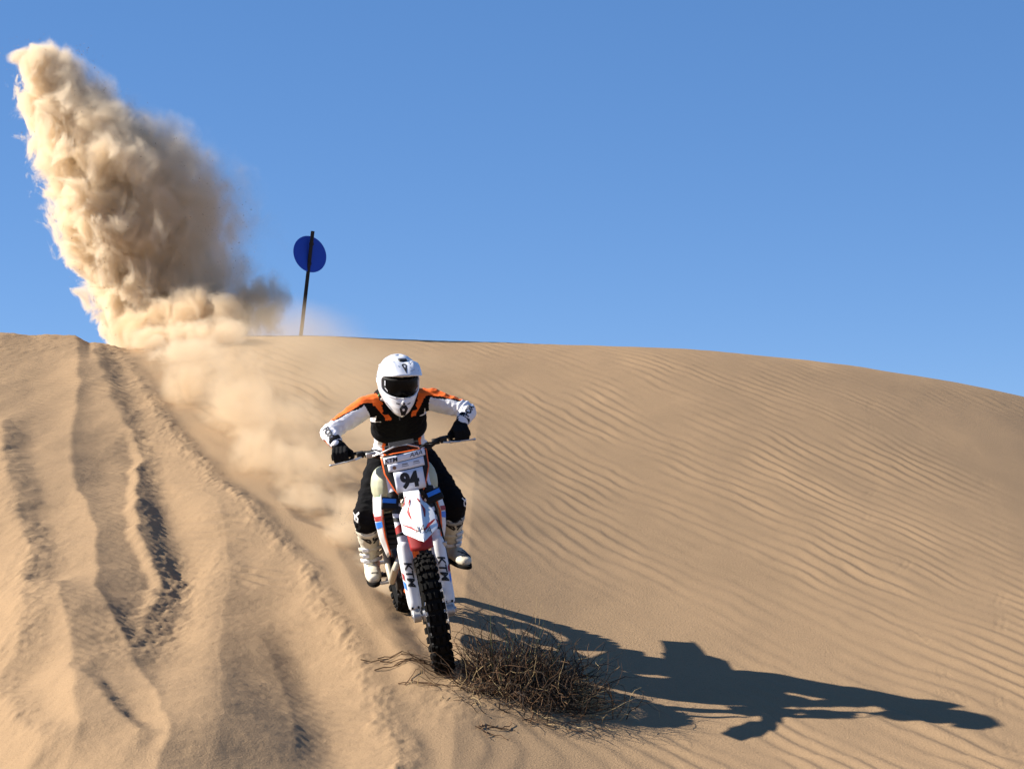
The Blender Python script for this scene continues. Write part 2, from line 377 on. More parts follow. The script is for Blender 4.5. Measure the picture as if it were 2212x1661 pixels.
# ================================================================ mesh helpers
class MB:
    """collects shapes; build() links them as ONE mesh object"""
    def __init__(self): self.v = []; self.f = []; self.m = []
    def add(self, vs, fs, mi=0):
        k = len(self.v)
        self.v += [tuple(map(float, p)) for p in vs]
        self.f += [tuple(i + k for i in f) for f in fs]
        self.m += [mi] * len(fs)
        return self
    def tube(self, pts, rad, n=10, mi=0, caps=True, side=(1, 0, 0), round_caps=False):
        """sweep along pts; rad is a radius, a list of radii, or a list of (r_side, r_other)"""
        P = [np.array(p, float) for p in pts]; N = len(P)
        if not isinstance(rad, (list, tuple)): rad = [rad] * N
        R = [(r if isinstance(r, (list, tuple)) else (r, r)) for r in rad]
        if round_caps:
            d0 = P[0] - P[1]; d0 /= np.linalg.norm(d0) + 1e-9; d1 = P[-1] - P[-2]; d1 /= np.linalg.norm(d1) + 1e-9
            a, b = R[0], R[-1]
            ra, rb = min(a), min(b)
            pre = [(P[0] + d0 * ra * s, (a[0] * c, a[1] * c)) for s, c in ((.94, .34), (.72, .69), (.38, .92))]
            post = [(P[-1] + d1 * rb * s, (b[0] * c, b[1] * c)) for s, c in ((.38, .92), (.72, .69), (.94, .34))]
            P = [p for p, _ in pre] + P + [p for p, _ in post]; R = [r for _, r in pre] + list(R) + [r for _, r in post]; N = len(P)
        vs = []; ref = np.array(side, float)
        for i in range(N):
            t = P[min(i + 1, N - 1)] - P[max(i - 1, 0)]; t /= np.linalg.norm(t) + 1e-12
            s = ref - t * np.dot(ref, t)
            if np.linalg.norm(s) < 1e-3:
                s = np.array([0, 0, 1.0]) - t * t[2]
                if np.linalg.norm(s) < 1e-3: s = np.array([0, 1.0, 0]) - t * t[1]
            s /= np.linalg.norm(s); ref = s if i == 0 and False else ref
            u = np.cross(t, s)
            for k in range(n):
                a = 2 * math.pi * k / n
                vs.append(P[i] + s * R[i][0] * math.cos(a) + u * R[i][1] * math.sin(a))
        fs = [(i * n + k, i * n + (k + 1) % n, (i + 1) * n + (k + 1) % n, (i + 1) * n + k) for i in range(N - 1) for k in range(n)]
        if caps:
            fs.append(tuple(range(n - 1, -1, -1))); fs.append(tuple((N - 1) * n + k for k in range(n)))
        return self.add(vs, fs, mi)
    def ball(self, c, r, n=14, m=9, mi=0, rot=None):
        r = (r, r, r) if not isinstance(r, (tuple, list)) else r
        vs = [(0, 0, r[2])]
        for i in range(1, m):
            a = math.pi * i / m
            for k in range(n):
                b = 2 * math.pi * k / n
                vs.append((r[0] * math.sin(a) * math.cos(b), r[1] * math.sin(a) * math.sin(b), r[2] * math.cos(a)))
        vs.append((0, 0, -r[2])); L = len(vs) - 1
        if rot is not None: vs = [tuple(rot @ Vector(v)) for v in vs]
        vs = [(v[0] + c[0], v[1] + c[1], v[2] + c[2]) for v in vs]
        fs = [(0, 1 + k, 1 + (k + 1) % n) for k in range(n)]
        for i in range(m - 2):
            for k in range(n):
                a = 1 + i * n + k; b = 1 + i * n + (k + 1) % n
                fs.append((a, a + n, b + n, b))
        fs += [(L, 1 + (m - 2) * n + (k + 1) % n, 1 + (m - 2) * n + k) for k in range(n)]
        return self.add(vs, fs, mi)
    def box(self, c, size, rot=None, mi=0, taper=(1, 1)):
        x, y, z = (s / 2 for s in size); vs = []
        for dz in (-1, 1):
            kx, ky = (1, 1) if dz < 0 else taper
            for dx, dy in ((-1, -1), (1, -1), (1, 1), (-1, 1)): vs.append(Vector((dx * x * kx, dy * y * ky, dz * z)))
        if rot is not None: vs = [rot @ v for v in vs]
        c = Vector(c); vs = [v + c for v in vs]
        return self.add(vs, [(3, 2, 1, 0), (4, 5, 6, 7), (0, 1, 5, 4), (1, 2, 6, 5), (2, 3, 7, 6), (3, 0, 4, 7)], mi)
    def prism(self, front, back, mi=0):
        """closed solid between two outlines with the same count of points"""
        n = len(front); vs = list(front) + list(back)
        fs = [tuple(range(n)), tuple(range(2 * n - 1, n - 1, -1))] + [(k, k + n, (k + 1) % n + n, (k + 1) % n) for k in range(n)]
        return self.add(vs, fs, mi)
    def grid(self, fn, nu, nv, mi=0):
        vs = [fn(i / nu, j / nv) for j in range(nv + 1) for i in range(nu + 1)]
        fs = [(j * (nu + 1) + i, j * (nu + 1) + i + 1, (j + 1) * (nu + 1) + i + 1, (j + 1) * (nu + 1) + i) for j in range(nv) for i in range(nu)]
        return self.add(vs, fs, mi)
    def mesh(self, name):
        me = bpy.data.meshes.new(name); me.from_pydata(self.v, [], self.f)
        me.polygons.foreach_set("material_index", np.array(self.m, dtype=np.int32)); me.update()
        return me
    def build(self, name, mats, parent=None, smooth=True, bevel=0.0, solid=0.0, sub=0, xf=None, ang=40, fixn=True):
        me = self.mesh(name)
        if xf is not None: me.transform(xf)
        for m in (mats if isinstance(mats, (list, tuple)) else [mats]): me.materials.append(m)
        if fixn:
            bm = bmesh.new(); bm.from_mesh(me); bmesh.ops.recalc_face_normals(bm, faces=bm.faces); bm.to_mesh(me); bm.free()
        o = bpy.data.objects.new(name, me); link(o, parent)
        if solid:
            s = o.modifiers.new("solid", 'SOLIDIFY'); s.thickness = solid; s.offset = 0
        if sub:
            s = o.modifiers.new("sub", 'SUBSURF'); s.levels = sub; s.render_levels = sub
        if bevel:
            b = o.modifiers.new("bevel", 'BEVEL'); b.width = bevel; b.segments = 2; b.limit_method = 'ANGLE'; b.angle_limit = RAD(35)
        if smooth:
            me.polygons.foreach_set("use_smooth", np.ones(len(me.polygons), dtype=bool))
            if not sub: me.set_sharp_from_angle(angle=RAD(ang))
        return o

def remesh(mb, voxel, smooth=3, name="m"):
    """one continuous surface from overlapping closed shapes"""
    me = mb.mesh(name); o = bpy.data.objects.new(name, me); COL.objects.link(o)
    bm = bmesh.new(); bm.from_mesh(me); bmesh.ops.recalc_face_normals(bm, faces=bm.faces); bm.to_mesh(me); bm.free()
    r = o.modifiers.new("r", 'REMESH'); r.mode = 'VOXEL'; r.voxel_size = voxel; r.use_smooth_shade = True
    if smooth:
        s = o.modifiers.new("s", 'SMOOTH'); s.factor = 0.5; s.iterations = smooth
    bpy.context.view_layer.update()
    dg = bpy.context.evaluated_depsgraph_get()
    out = bpy.data.meshes.new_from_object(o.evaluated_get(dg)); out.name = name
    bpy.data.objects.remove(o); bpy.data.meshes.remove(me)
    return out

def coords(me):
    a = np.empty(len(me.vertices) * 3, np.float32); me.vertices.foreach_get("co", a); return a.reshape(-1, 3)
def vnormals(me):
    a = np.empty(len(me.vertices) * 3, np.float32); me.vertices.foreach_get("normal", a); return a.reshape(-1, 3)
def centers(me):
    a = np.empty(len(me.polygons) * 3, np.float32); me.polygons.foreach_get("center", a); return a.reshape(-1, 3)
def pnormals(me):
    a = np.empty(len(me.polygons) * 3, np.float32); me.polygons.foreach_get("normal", a); return a.reshape(-1, 3)
def setco(me, c): me.vertices.foreach_set("co", c.astype(np.float32).ravel()); me.update()

_texts = {}
def text_geo(s, bold=0.0, res=3):
    """flat glyph geometry, height about 1, centred"""
    key = (s, bold)
    if key not in _texts:
        cu = bpy.data.curves.new("t", 'FONT'); cu.body = s; cu.size = 1.0; cu.offset = bold; cu.resolution_u = res
        o = bpy.data.objects.new("t", cu); COL.objects.link(o)
        bpy.context.view_layer.update(); dg = bpy.context.evaluated_depsgraph_get()
        me = bpy.data.meshes.new_from_object(o.evaluated_get(dg))
        bm = bmesh.new(); bm.from_mesh(me)
        for it in range(6):
            bmesh.ops.triangulate(bm, faces=bm.faces)
            es = [e for e in bm.edges if e.calc_length() > 0.13]
            if not es: break
            bmesh.ops.subdivide_edges(bm, edges=es, cuts=1)
        bmesh.ops.triangulate(bm, faces=bm.faces)
        bm.verts.ensure_lookup_table(); bm.to_mesh(me); bm.free()
        v = coords(me).copy(); f = [tuple(p.vertices) for p in me.polygons]
        lo, hi = v.min(0), v.max(0)
        v = (v - (lo + hi) / 2) / (hi[1] - lo[1])
        bpy.data.objects.remove(o); bpy.data.curves.remove(cu); bpy.data.meshes.remove(me)
        _texts[key] = (v[:, :2], f)
    return _texts[key]

def decal_text(s, fn, h, name, mat, parent, bold=0.0, wide=1.0, slant=0.0, xf=None):
    v, f = text_geo(s, bold)
    mb = MB(); mb.add([fn((p[0] + slant * p[1]) * h * wide, p[1] * h) for p in v], f)
    return mb.build(name, mat, parent, smooth=False, xf=xf, fixn=False)

def strokes(lines, w):
    """flat thick polylines -> quads in 2D"""
    vs = []; fs = []
    for L in lines:
        for a, b in zip(L[:-1], L[1:]):
            a = np.array(a, float); b = np.array(b, float); d = b - a; l = np.linalg.norm(d) + 1e-9
            n = np.array((-d[1], d[0])) / l * w / 2; e = d / l * w * .35; k = len(vs)
            m = max(1, int(l / .008))
            for i in range(m + 1):
                q = (a - e) + (d + 2 * e) * i / m; vs += [q - n, q, q + n]
            for i in range(m):
                j = k + 3 * i; fs += [(j, j + 3, j + 4, j + 1), (j + 1, j + 4, j + 5, j + 2)]
    return vs, fs

def decal_shape(vs, fs, fn, name, mat, parent, xf=None):
    mb = MB(); mb.add([fn(p[0], p[1]) for p in vs], fs)
    return mb.build(name, mat, parent, smooth=False, xf=xf, fixn=False)

# ---------------------------------------------------------------- materials of machine and rider
WHITE = paint("white_plastic", (0.80, 0.80, 0.80), 0.32, 0.20)
ORANGE = paint("orange_plastic", (0.85, 0.13, 0.015), 0.35, 0.12)
RED = paint("red_plastic", (0.33, 0.010, 0.010), 0.4, 0.06)
BLACK = paint("black_plastic", (0.007, 0.007, 0.008), 0.45, 0.012, spec=0.3)
RUBBER = paint("rubber", (0.006, 0.006, 0.006), 0.85, 0.02, bump=0.2, spec=0.1)
STEEL = paint("steel", (0.55, 0.55, 0.56), 0.28, 0.15, metal=1.0)
DARKMETAL = paint("dark_metal", (0.035, 0.035, 0.04), 0.45, 0.03, metal=0.8)
ALLOY = paint("alloy", (0.50, 0.50, 0.50), 0.4, 0.25, metal=0.9)
BLUE = paint("blue_sticker", (0.02, 0.20, 0.75), 0.35, 0.05)
TANK = paint("tank_plastic", (0.46, 0.48, 0.33), 0.4, 0.2)
PLATE = paint("plate_white", (0.68, 0.70, 0.78), 0.35, 0.08)
INK = paint("black_ink", (0.008, 0.008, 0.01), 0.5, 0.0)
GREYINK = paint("grey_ink", (0.18, 0.18, 0.20), 0.5, 0.0)
GREENINK = paint("green_ink", (0.05, 0.25, 0.10), 0.5, 0.0)
HEADER = paint("heat_tinted_pipe", (0.48, 0.43, 0.34), 0.35, 0.2, metal=0.6)

# ================================================================ the motorcycle
P0 = Vector((CX0, CY0, CZ0))
BIKE_M = Matrix.Translation(P0) @ Matrix.Rotation(RAD(10.6), 4, 'Z') @ Matrix.Rotation(RAD(13.2), 4, 'X') @ Matrix.Rotation(RAD(-10), 4, 'Y')
bike = bpy.data.objects.new("motorcycle", None); link(bike); bike.matrix_world = BIKE_M; bike.empty_display_size = 0.2
tag(bike, "white, orange and black dirt bike with number 94 plate riding down the dune", "motorcycle")

AX = Vector((0, math.sin(RAD(26.5)), math.cos(RAD(26.5))))           # steering and fork direction, upwards
FW = Vector((0, -AX.z, AX.y))                                        # forwards, square to the fork
XA = Vector((1, 0, 0))
_piv = Vector((0, 0.41, 1.12))
STEER = Matrix.Translation(_piv) @ Matrix.Rotation(RAD(-4), 4, AX) @ Matrix.Translation(-_piv)
def FK(x, l, fwd=0.0):                                               # a point in the fork's own frame
    return Vector((x, 0.03, 0.352)) + AX * l + FW * fwd

def wheel(name, axle, R, W, rim_r, knobs, xf, disc_side, disc_r, label_unused=None):
    ring = []
    mb = MB()                                                        # rim
    prof = [(-W * .33, rim_r + .006), (-W * .33, rim_r - .012), (-W * .18, rim_r - .022), (W * .18, rim_r - .022), (W * .33, rim_r - .012), (W * .33, rim_r + .006)]
    n = 64
    def lathe(mb, prof, n, closed=True, mi=0):
        m = len(prof)
        vs = [(axle[0] + x, axle[1] + r * math.cos(2 * math.pi * k / n), axle[2] + r * math.sin(2 * math.pi * k / n)) for k in range(n) for x, r in prof]
        fs = [(k * m + j, k * m + (j + 1) % m, ((k + 1) % n) * m + (j + 1) % m, ((k + 1) % n) * m + j) for k in range(n) for j in range(m if closed else m - 1)]
        mb.add(vs, fs, mi)
    lathe(mb, prof, n)
    w = mb.build(name, DARKMETAL, bike, xf=xf)
    mb = MB()
    tw = W * .5; base = R - .014
    tp = [(-tw * .62, rim_r + .004), (-tw * .95, rim_r + .030), (-tw, rim_r + .052), (-tw * .86, base - .016), (-tw * .5, base - .003), (0, base), (tw * .5, base - .003), (tw * .86, base - .016), (tw, rim_r + .052), (tw * .95, rim_r + .030), (tw * .62, rim_r + .004), (0, rim_r - .004)]
    lathe(mb, tp, n)
    for k in range(knobs):
        a0 = 2 * math.pi * k / knobs
        rows = [(-.86, .5, 0.0), (.86, .5, 0.0), (-.30, .42, 0.0), (.30, .42, 0.0)] if k % 2 == 0 else [(-.90, .42, .0), (.90, .42, .0), (0, .62, 0), (-.56, .34, 0), (.56, .34, 0)]
        for xo, ww, _ in rows:
            x0 = axle[0] + xo * tw
            tilt = xo * 0.75
            r0 = base - .004 - .026 * abs(xo) ** 3; r1 = r0 + .019
            dx = ww * tw * .5; da = .33 * 2 * math.pi / knobs
            vs = []
            for rr, kk in ((r0, 1.0), (r1, .86)):
                for sx, sa in ((-1, -1), (1, -1), (1, 1), (-1, 1)):
                    x = x0 + sx * dx * kk * math.cos(tilt) + (rr - r0) * math.sin(tilt)
                    r = rr - sx * dx * math.sin(tilt) * .7
                    a = a0 + sa * da * kk
                    vs.append((x, axle[1] + r * math.cos(a), axle[2] + r * math.sin(a)))
            mb.add(vs, [(3, 2, 1, 0), (4, 5, 6, 7), (0, 1, 5, 4), (1, 2, 6, 5), (2, 3, 7, 6), (3, 0, 4, 7)])
    mb.build("tyre", RUBBER, w, xf=xf, ang=30)
    mb = MB(); lathe(mb, [(-.062, .012), (-.062, .034), (-.05, .036), (-.03, .022), (.03, .022), (.05, .036), (.062, .034), (.062, .012)], 24)
    mb.build("hub", ALLOY, w, xf=xf)
    mb = MB()
    for k in range(36):
        a = 2 * math.pi * k / 36; s = 1 if k % 2 else -1; b = a + (.5 if (k // 2) % 2 else -.5)
        mb.tube([(axle[0] + s * .048, axle[1] + .033 * math.cos(b), axle[2] + .033 * math.sin(b)), (axle[0] + s * .006, axle[1] + (rim_r - .018) * math.cos(a), axle[2] + (rim_r - .018) * math.sin(a))], .0021, 5, caps=False)
    mb.build("spoke_set", STEEL, w, xf=xf)
    mb = MB()
    d = disc_side * .072
    lathe(mb, [(d - .002, disc_r - .028), (d - .002, disc_r), (d + .002, disc_r), (d + .002, disc_r - .028)], 48)
    for k in range(6):
        a = k * math.pi / 3
        mb.tube([(axle[0] + d, axle[1] + .03 * math.cos(a), axle[2] + .03 * math.sin(a)), (axle[0] + d, axle[1] + (disc_r - .02) * math.cos(a + .3), axle[2] + (disc_r - .02) * math.sin(a + .3))], .005, 6)
    mb.build("brake_disc", STEEL, w, xf=xf)
    return w

wheel("front_wheel", (0, 0, .338), .350, .092, .268, 34, STEER, 1, .13)
wheel("rear_wheel", (0, 1.48, .322), .335, .118, .235, 30, None, -1, .11)

# ---- fork
for sx in (-1, 1):
    x = sx * .097
    mb = MB(); ls = [.40, .41, .62, .74, .745, .90, .905]; rs = [.026, .0285, .0285, .029, .0275, .0275, .02]
    mb.tube([FK(x, l) for l in ls], rs, 20)
    leg = mb.build("fork_leg", PLATE, bike, xf=STEER)
    mb = MB(); mb.tube([FK(x, l) for l in (.02, .41)], .023, 16); mb.build("stanchion", DARKMETAL, leg, xf=STEER)
    # sticker bands round the tube
    def band(l0, l1, mat, nm, skew=.0, r=.0300):
        mb = MB()
        mb.grid(lambda u, v: FK(x + r * math.sin((u - .5) * 3.4), l0 + (l1 - l0) * v + skew * (u - .5), r * math.cos((u - .5) * 3.4)), 14, 2)
        mb.build(nm, mat, leg, xf=STEER)
    band(.655, .700, INK, "sticker_band", .03 * sx); band(.585, .635, INK, "sticker_band", .03 * sx)
    band(.535, .560, INK, "sticker_band", .03 * sx); band(.475, .52, RED, "sticker_band", -.03 * sx)
    mb = MB(); mb.tube([FK(x, .455), FK(x, .47)], .0305, 20); mb.build("dust_seal", BLACK, leg, xf=STEER)
    # white guard in front of the slider
    mb = MB()
    gl = [0.020, .030, .06, .14, .24, .32, .385, .408, .420]; gr = [(.030, .028), (.036, .034), (.039, .036), (.040, .037), (.041, .038), (.042, .039), (.041, .038), (.034, .032), (.018, .018)]
    mb.tube([FK(x, l, .006) for l in gl], gr, 24)
    g = mb.build("fork_guard", WHITE, bike, xf=STEER)
    GR = .0425
    def gfn(u, v, off=0.0, r=GR):                                     # wrap (u round, v along) on the guard
        a = u / r; return FK(x + r * math.sin(a), v, .006 + (r - .003) * math.cos(a))
    a0 = -.018 * 1
    decal_text("KTM", lambda u, v: gfn(v + .004, .215 - u), .047, "lettering", INK, g, bold=.03, wide=1.15, slant=.2, xf=STEER)
    for (v0, v1, mt) in ((.13, .175, BLUE), (.185, .225, RED)):
        mb = MB(); mb.grid(lambda u, v: gfn(sx * (.034 + .018 * u), v0 + (v1 - v0) * v + .02 * u), 4, 2); mb.build("side_sticker", mt, g, xf=STEER)
    # axle clamp
    mb = MB(); mb.tube([FK(x, -.012, -.002), FK(x, .03, 0)], [.030, .029], 18)
    mb.tube([Vector((x - .022, 0, .338)), Vector((x + .022, 0, .338))], .033, 18)
    mb.box(FK(x, -.02, .008), (.04, .045, .05), Matrix.Rotation(RAD(-26.5), 3, 'X'))
    ac = mb.build("axle_clamp", ALLOY, bike, xf=STEER, bevel=.004)
    for k in (-1, 1):
        mb = MB(); p = FK(x + k * .018, .022, .034); mb.tube([p, p + FW * .012], .007, 8); mb.build("pinch_bolt", BLACK, ac, xf=STEER)
mb = MB(); mb.tube([(-.125, 0, .338), (.125, 0, .338)], .011, 14); mb.tube([(.118, 0, .338), (.132, 0, .338)], .018, 6); mb.build("front_axle", STEEL, bike, xf=STEER)
# caliper on the disc side
mb = MB(); mb.box(FK(.080, .075, -.055), (.045, .05, .10), Matrix.Rotation(RAD(-26.5), 3, 'X')); mb.tube([FK(.1, .03, -.06), FK(.1, .12, -.06)], .02, 10)
mb.build("brake_caliper", ALLOY, bike, xf=STEER, bevel=.006)
mb = MB(); mb.tube([FK(.128, .10, -.02), FK(.138, .25, .01), FK(.136, .42, .012), FK(.125, .6, .02), FK(.09, .8, .045), FK(.03, .95, .08)], .0055, 8); mb.build("brake_hose", BLACK, bike, xf=STEER)
mb = MB(); mb.box(FK(.134, .36, .022), (.03, .02, .03)); mb.build("hose_clamp", ALLOY, bike, xf=STEER, bevel=.004)

# ---- triple clamps
for l, d in ((.70, .038), (.885, .03)):
    mb = MB()
    for sx in (-1, 1): mb.tube([FK(sx * .097, l - d / 2), FK(sx * .097, l + d / 2)], .040, 20)
    mb.box(FK(0, l, -.012), (.19, .055, d), Matrix.Rotation(RAD(-26.5), 3, 'X'))
    mb.build("triple_clamp", BLACK, bike, xf=STEER, bevel=.004)
# blue pads beside the plate
for sx in (-1, 1):
    mb = MB(); mb.box(FK(sx * .128, .655, .018), (.10, .03, .075), Matrix.Rotation(RAD(-26.5), 3, 'X') @ Matrix.Rotation(RAD(-sx * 14), 3, 'Y'))
    k = mb.build("fork_wrap", BLACK, bike, xf=STEER, bevel=.008)
    mb = MB(); mb.box(FK(sx * .130, .668, .034), (.078, .004, .026), Matrix.Rotation(RAD(-26.5), 3, 'X') @ Matrix.Rotation(RAD(-sx * 14), 3, 'Y'))
    mb.build("blue_sticker", BLUE, k, xf=STEER)

# ---- handlebar
hb = [(-.405, .515, 1.232), (-.30, .49, 1.236), (-.235, .475, 1.238), (-.16, .455, 1.205), (-.10, .445, 1.178), (0, .44, 1.174), (.10, .445, 1.178), (.16, .455, 1.205), (.235, .475, 1.238), (.30, .49, 1.236), (.405, .515, 1.232)]
mb = MB(); mb.tube(hb, [.011, .011, .011, .013, .014, .014, .014, .013, .011, .011, .011], 12); bar = mb.build("handlebar", BLACK, bike, xf=STEER)
for sx in (-1, 1):
    mb = MB(); mb.tube([(sx * .285, .487, 1.2365), (sx * .295, .4895, 1.2362), (sx * .30, .49, 1.236), (sx * .40, .5135, 1.2322), (sx * .408, .5155, 1.232)], [.022, .022, .0165, .0165, .02], 14)
    mb.build("grip", RUBBER, bar, xf=STEER)
    mb = MB(); mb.box((sx * .03, .44, 1.160), (.034, .045, .05)); mb.build("bar_clamp", DARKMETAL, bike, xf=STEER, bevel=.004)
    # lever with perch
    mb = MB()
    mb.box((sx * .245, .452, 1.232), (.04, .045, .035))
    mb.tube([(sx * .225, .45, 1.235), (sx * .265, .445, 1.225)], .016, 10)
    pc = mb.build("lever_perch", BLACK, bar, xf=STEER, bevel=.006)
    mb = MB(); mb.tube([(sx * .245, .425, 1.222), (sx * .28, .405, 1.218), (sx * .34, .412, 1.212), (sx * .41, .430, 1.205), (sx * .425, .431, 1.204)], [(.008, .005), (.008, .005), (.006, .0045), (.0055, .0045), (.008, .008)], 8, round_caps=True)
    mb.build("lever", STEEL, bar, xf=STEER)
    mb = MB(); mb.box((sx * .20, .455, 1.228), (.045, .034, .032)); mb.tube([(sx * .18, .44, 1.232), (sx * .225, .452, 1.24)], .012, 10)
    mb.build("switch_block", BLACK, bar, xf=STEER, bevel=.005)
mb = MB(); mb.box((-.185, .425, 1.225), (.06, .035, .03)); mb.build("brake_reservoir", ALLOY, bar, xf=STEER, bevel=.006)
mb = MB(); mb.tube([(-.16, .45, 1.214), (0, .442, 1.232), (.16, .45, 1.214)], .009, 10); mb.box((0, .436, 1.236), (.20, .05, .036)); mb.build("crossbar_pad", BLACK, bar, xf=STEER, bevel=.008)
mb = MB(); mb.box((.0, .42, 1.258), (.15, .05, .012), Matrix.Rotation(RAD(25), 3, 'X')); mb.build("trip_meter", DARKMETAL, bar, xf=STEER, bevel=.003)
mb = MB(); mb.tube([(-.20, .43, 1.21), (-.13, .36, 1.235), (-.05, .345, 1.262), (.03, .345, 1.262), (.09, .36, 1.235), (.12, .38, 1.17), (.11, .37, 1.05)], .0048, 8); mb.build("clutch_hose", STEEL, bike, xf=STEER)
mb = MB(); mb.tube([(.215, .44, 1.225), (.14, .375, 1.245), (.07, .365, 1.21), (.05, .4, 1.1)], .0055, 8); mb.build("control_cable", BLACK, bike, xf=STEER); mb = MB(); mb.tube([(-.21, .44, 1.24), (-.16, .38, 1.26), (-.08, .37, 1.215), (-.07, .4, 1.1)], .005, 8); mb.build("control_cable", BLACK, bike, xf=STEER)

# ---- number plate: black mask with orange rim, white stickers
def PL(u, v, off=0.0):                                               # u sideways, v up the plate, bulged a little
    b = .018 * (1 - (u / .13) ** 2)
    return Vector((u, .318 - b, 1.100)) + Vector((0, .30, .954)) * v + Vector((0, -.954, .30)) * off
outl = [(-.128, .118), (-.125, .02), (-.088, -.075), (-.07, -.105), (.07, -.105), (.088, -.075), (.125, .02), (.128, .118), (.06, .128), (-.06, .128)]
def plate_grid(poly, off, th, name, mat, parent, inset=0.0):
    mb = MB(); n = len(poly)
    mb.prism([PL(u, v, off) for u, v in poly], [PL(u, v, off - th) for u, v in poly]); return mb.build(name, mat, parent, xf=STEER, smooth=False)
def strip(u0, u1, rows, off, th, name, mat, parent):
    """bulged sheet: rows = [(v_left, v_right), ...] bottom to top"""
    mb = MB()
    (bl, br), (tl, tr) = rows
    def f(u, v):
        uu = u0 + (u1 - u0) * u; lo = bl + (br - bl) * u; hi = tl + (tr - tl) * u
        return PL(uu, lo + (hi - lo) * v, off)
    mb.grid(f, 12, 3); return mb.build(name, mat, parent, xf=STEER, solid=th)
def mask_mesh(scale, off, name, mat, parent, th=.012):
    mb = MB()
    ring = [(u * scale, (v - .01) * scale + .01) for u, v in outl]
    fine = []
    for a, b in zip(ring, ring[1:] + ring[:1]):
        for k in range(4): fine.append((a[0] + (b[0] - a[0]) * k / 4, a[1] + (b[1] - a[1]) * k / 4))
    n = len(fine); c = PL(0, .01, off)
    lv = [.0, .35, .7, 1.0]
    vs = [c]; 
    for s in lv[1:]:
        vs += [PL(u * s, (v - .01) * s + .01, off) for u, v in fine]
    fs = [(0, 1 + k, 1 + (k + 1) % n) for k in range(n)]
    for j in range(len(lv) - 2):
        fs += [(1 + j * n + k, 1 + (j + 1) * n + k, 1 + (j + 1) * n + (k + 1) % n, 1 + j * n + (k + 1) % n) for k in range(n)]
    mb.add(vs, fs); o = mb.build(name, mat, parent, xf=STEER); s = o.modifiers.new("s", 'SOLIDIFY'); s.thickness = th; s.offset = 0; return o
mask = mask_mesh(1.0, 0.0, "number_plate", BLACK, bike)
mask_mesh(1.055, -.010, "orange_rim", ORANGE, mask)
strip(-.122, .122, [(.072, .088), (.112, .126)], .0085, .001, "top_sticker", PLATE, mask)
strip(-.105, .108, [(.026, .032), (.070, .084)], .0095, .001, "sponsor_strip", PLATE, mask)
strip(-.080, .092, [(-.102, -.096), (.020, .026)], .0125, .002, "race_number_card", PLATE, mask)
_v, _f = text_geo("94", .04)
mb = MB()
for _k in range(3):
    mb.add([PL(p[0] * .096 * .84 + .006 + (_k - 1) * .0028, p[1] * .096 - .037, .0150 + _k * .0003) for p in _v], _f)
mb.build("race_number", INK, mask, smooth=False, xf=STEER, fixn=False)
decal_text("KTM", lambda u, v: PL(u - .078, v + .093 + u * .06, .0105), .026, "lettering", INK, mask, bold=.03, wide=1.05, slant=.15, xf=STEER)
decal_text("AAA", lambda u, v: PL(u + .072, v + .107 + u * .06, .0105), .026, "lettering", INK, mask, bold=.0, wide=1.0, slant=.3, xf=STEER)
mb = MB(); mb.add([PL(-.068 + .011 * math.cos(a * .5236), .047 + .011 * math.sin(a * .5236), .0115) for a in range(12)], [tuple(range(12))]); mb.build("round_emblem", paint("emblem_brown", (.22, .10, .05), .5, 0), mask, xf=STEER, fixn=False)
for u0, w, hh in ((-.005, .036, .007), (.062, .036, .006)):
    mb = MB()
    for r, (sc, dv) in enumerate(((1.0, .008), (1.2, -.006))):
        k = .55 if r else 1
        mb.add([PL(u0 + a * w * .5 * sc, .053 + dv * .8 + u0 * .05 + b * hh * .5 * k, .0115) for a, b in ((-1, -1), (1, -1), (.9, 1), (-.8, 1))], [(0, 1, 2, 3)])
    mb.build("small_print", GREYINK, mask, xf=STEER, fixn=False, smooth=False)
mb = MB(); mb.box(PL(0, -.118, -.005), (.15, .03, .03)); mb.build("plate_bracket", BLACK, bike, xf=STEER, bevel=.005)

# ---- front fender
def fender_outline(t):                                               # t: 0 neck (rear) .. 1 tip ; half width
    ks = [(0, .050), (.18, .052), (.34, .085), (.42, .108), (.52, .112), (.60, .108), (.70, .112), (.76, .104), (.88, .055), (.95, .024), (1.0, .004)]
    return .90 * np.interp(t, [k for k, _ in ks], [w for _, w in ks])
def fender_pt(u, t, lift=0.0):
    y = .25 - .56 * t; zc = .985 - .035 * t - .125 * t * t
    w = fender_outline(t); s = (u - .5) * 2
    xa = abs(s) * w; sw = .043 * (1 - t) + .006
    ridge = .024 * (1 - sstep(sw, sw + .012, xa)) * (1 - .6 * t)       # raised flat spine
    droop = -.024 * (max(0.0, xa - sw) / .075) ** 1.5
    return Vector((s * w, y + .012 * abs(s), zc + float(ridge) + droop + lift))
mb = MB(); mb.grid(lambda u, v: fender_pt(u, v), 48, 40)
fend = mb.build("front_fender", WHITE, bike, xf=STEER, solid=.004, ang=60)
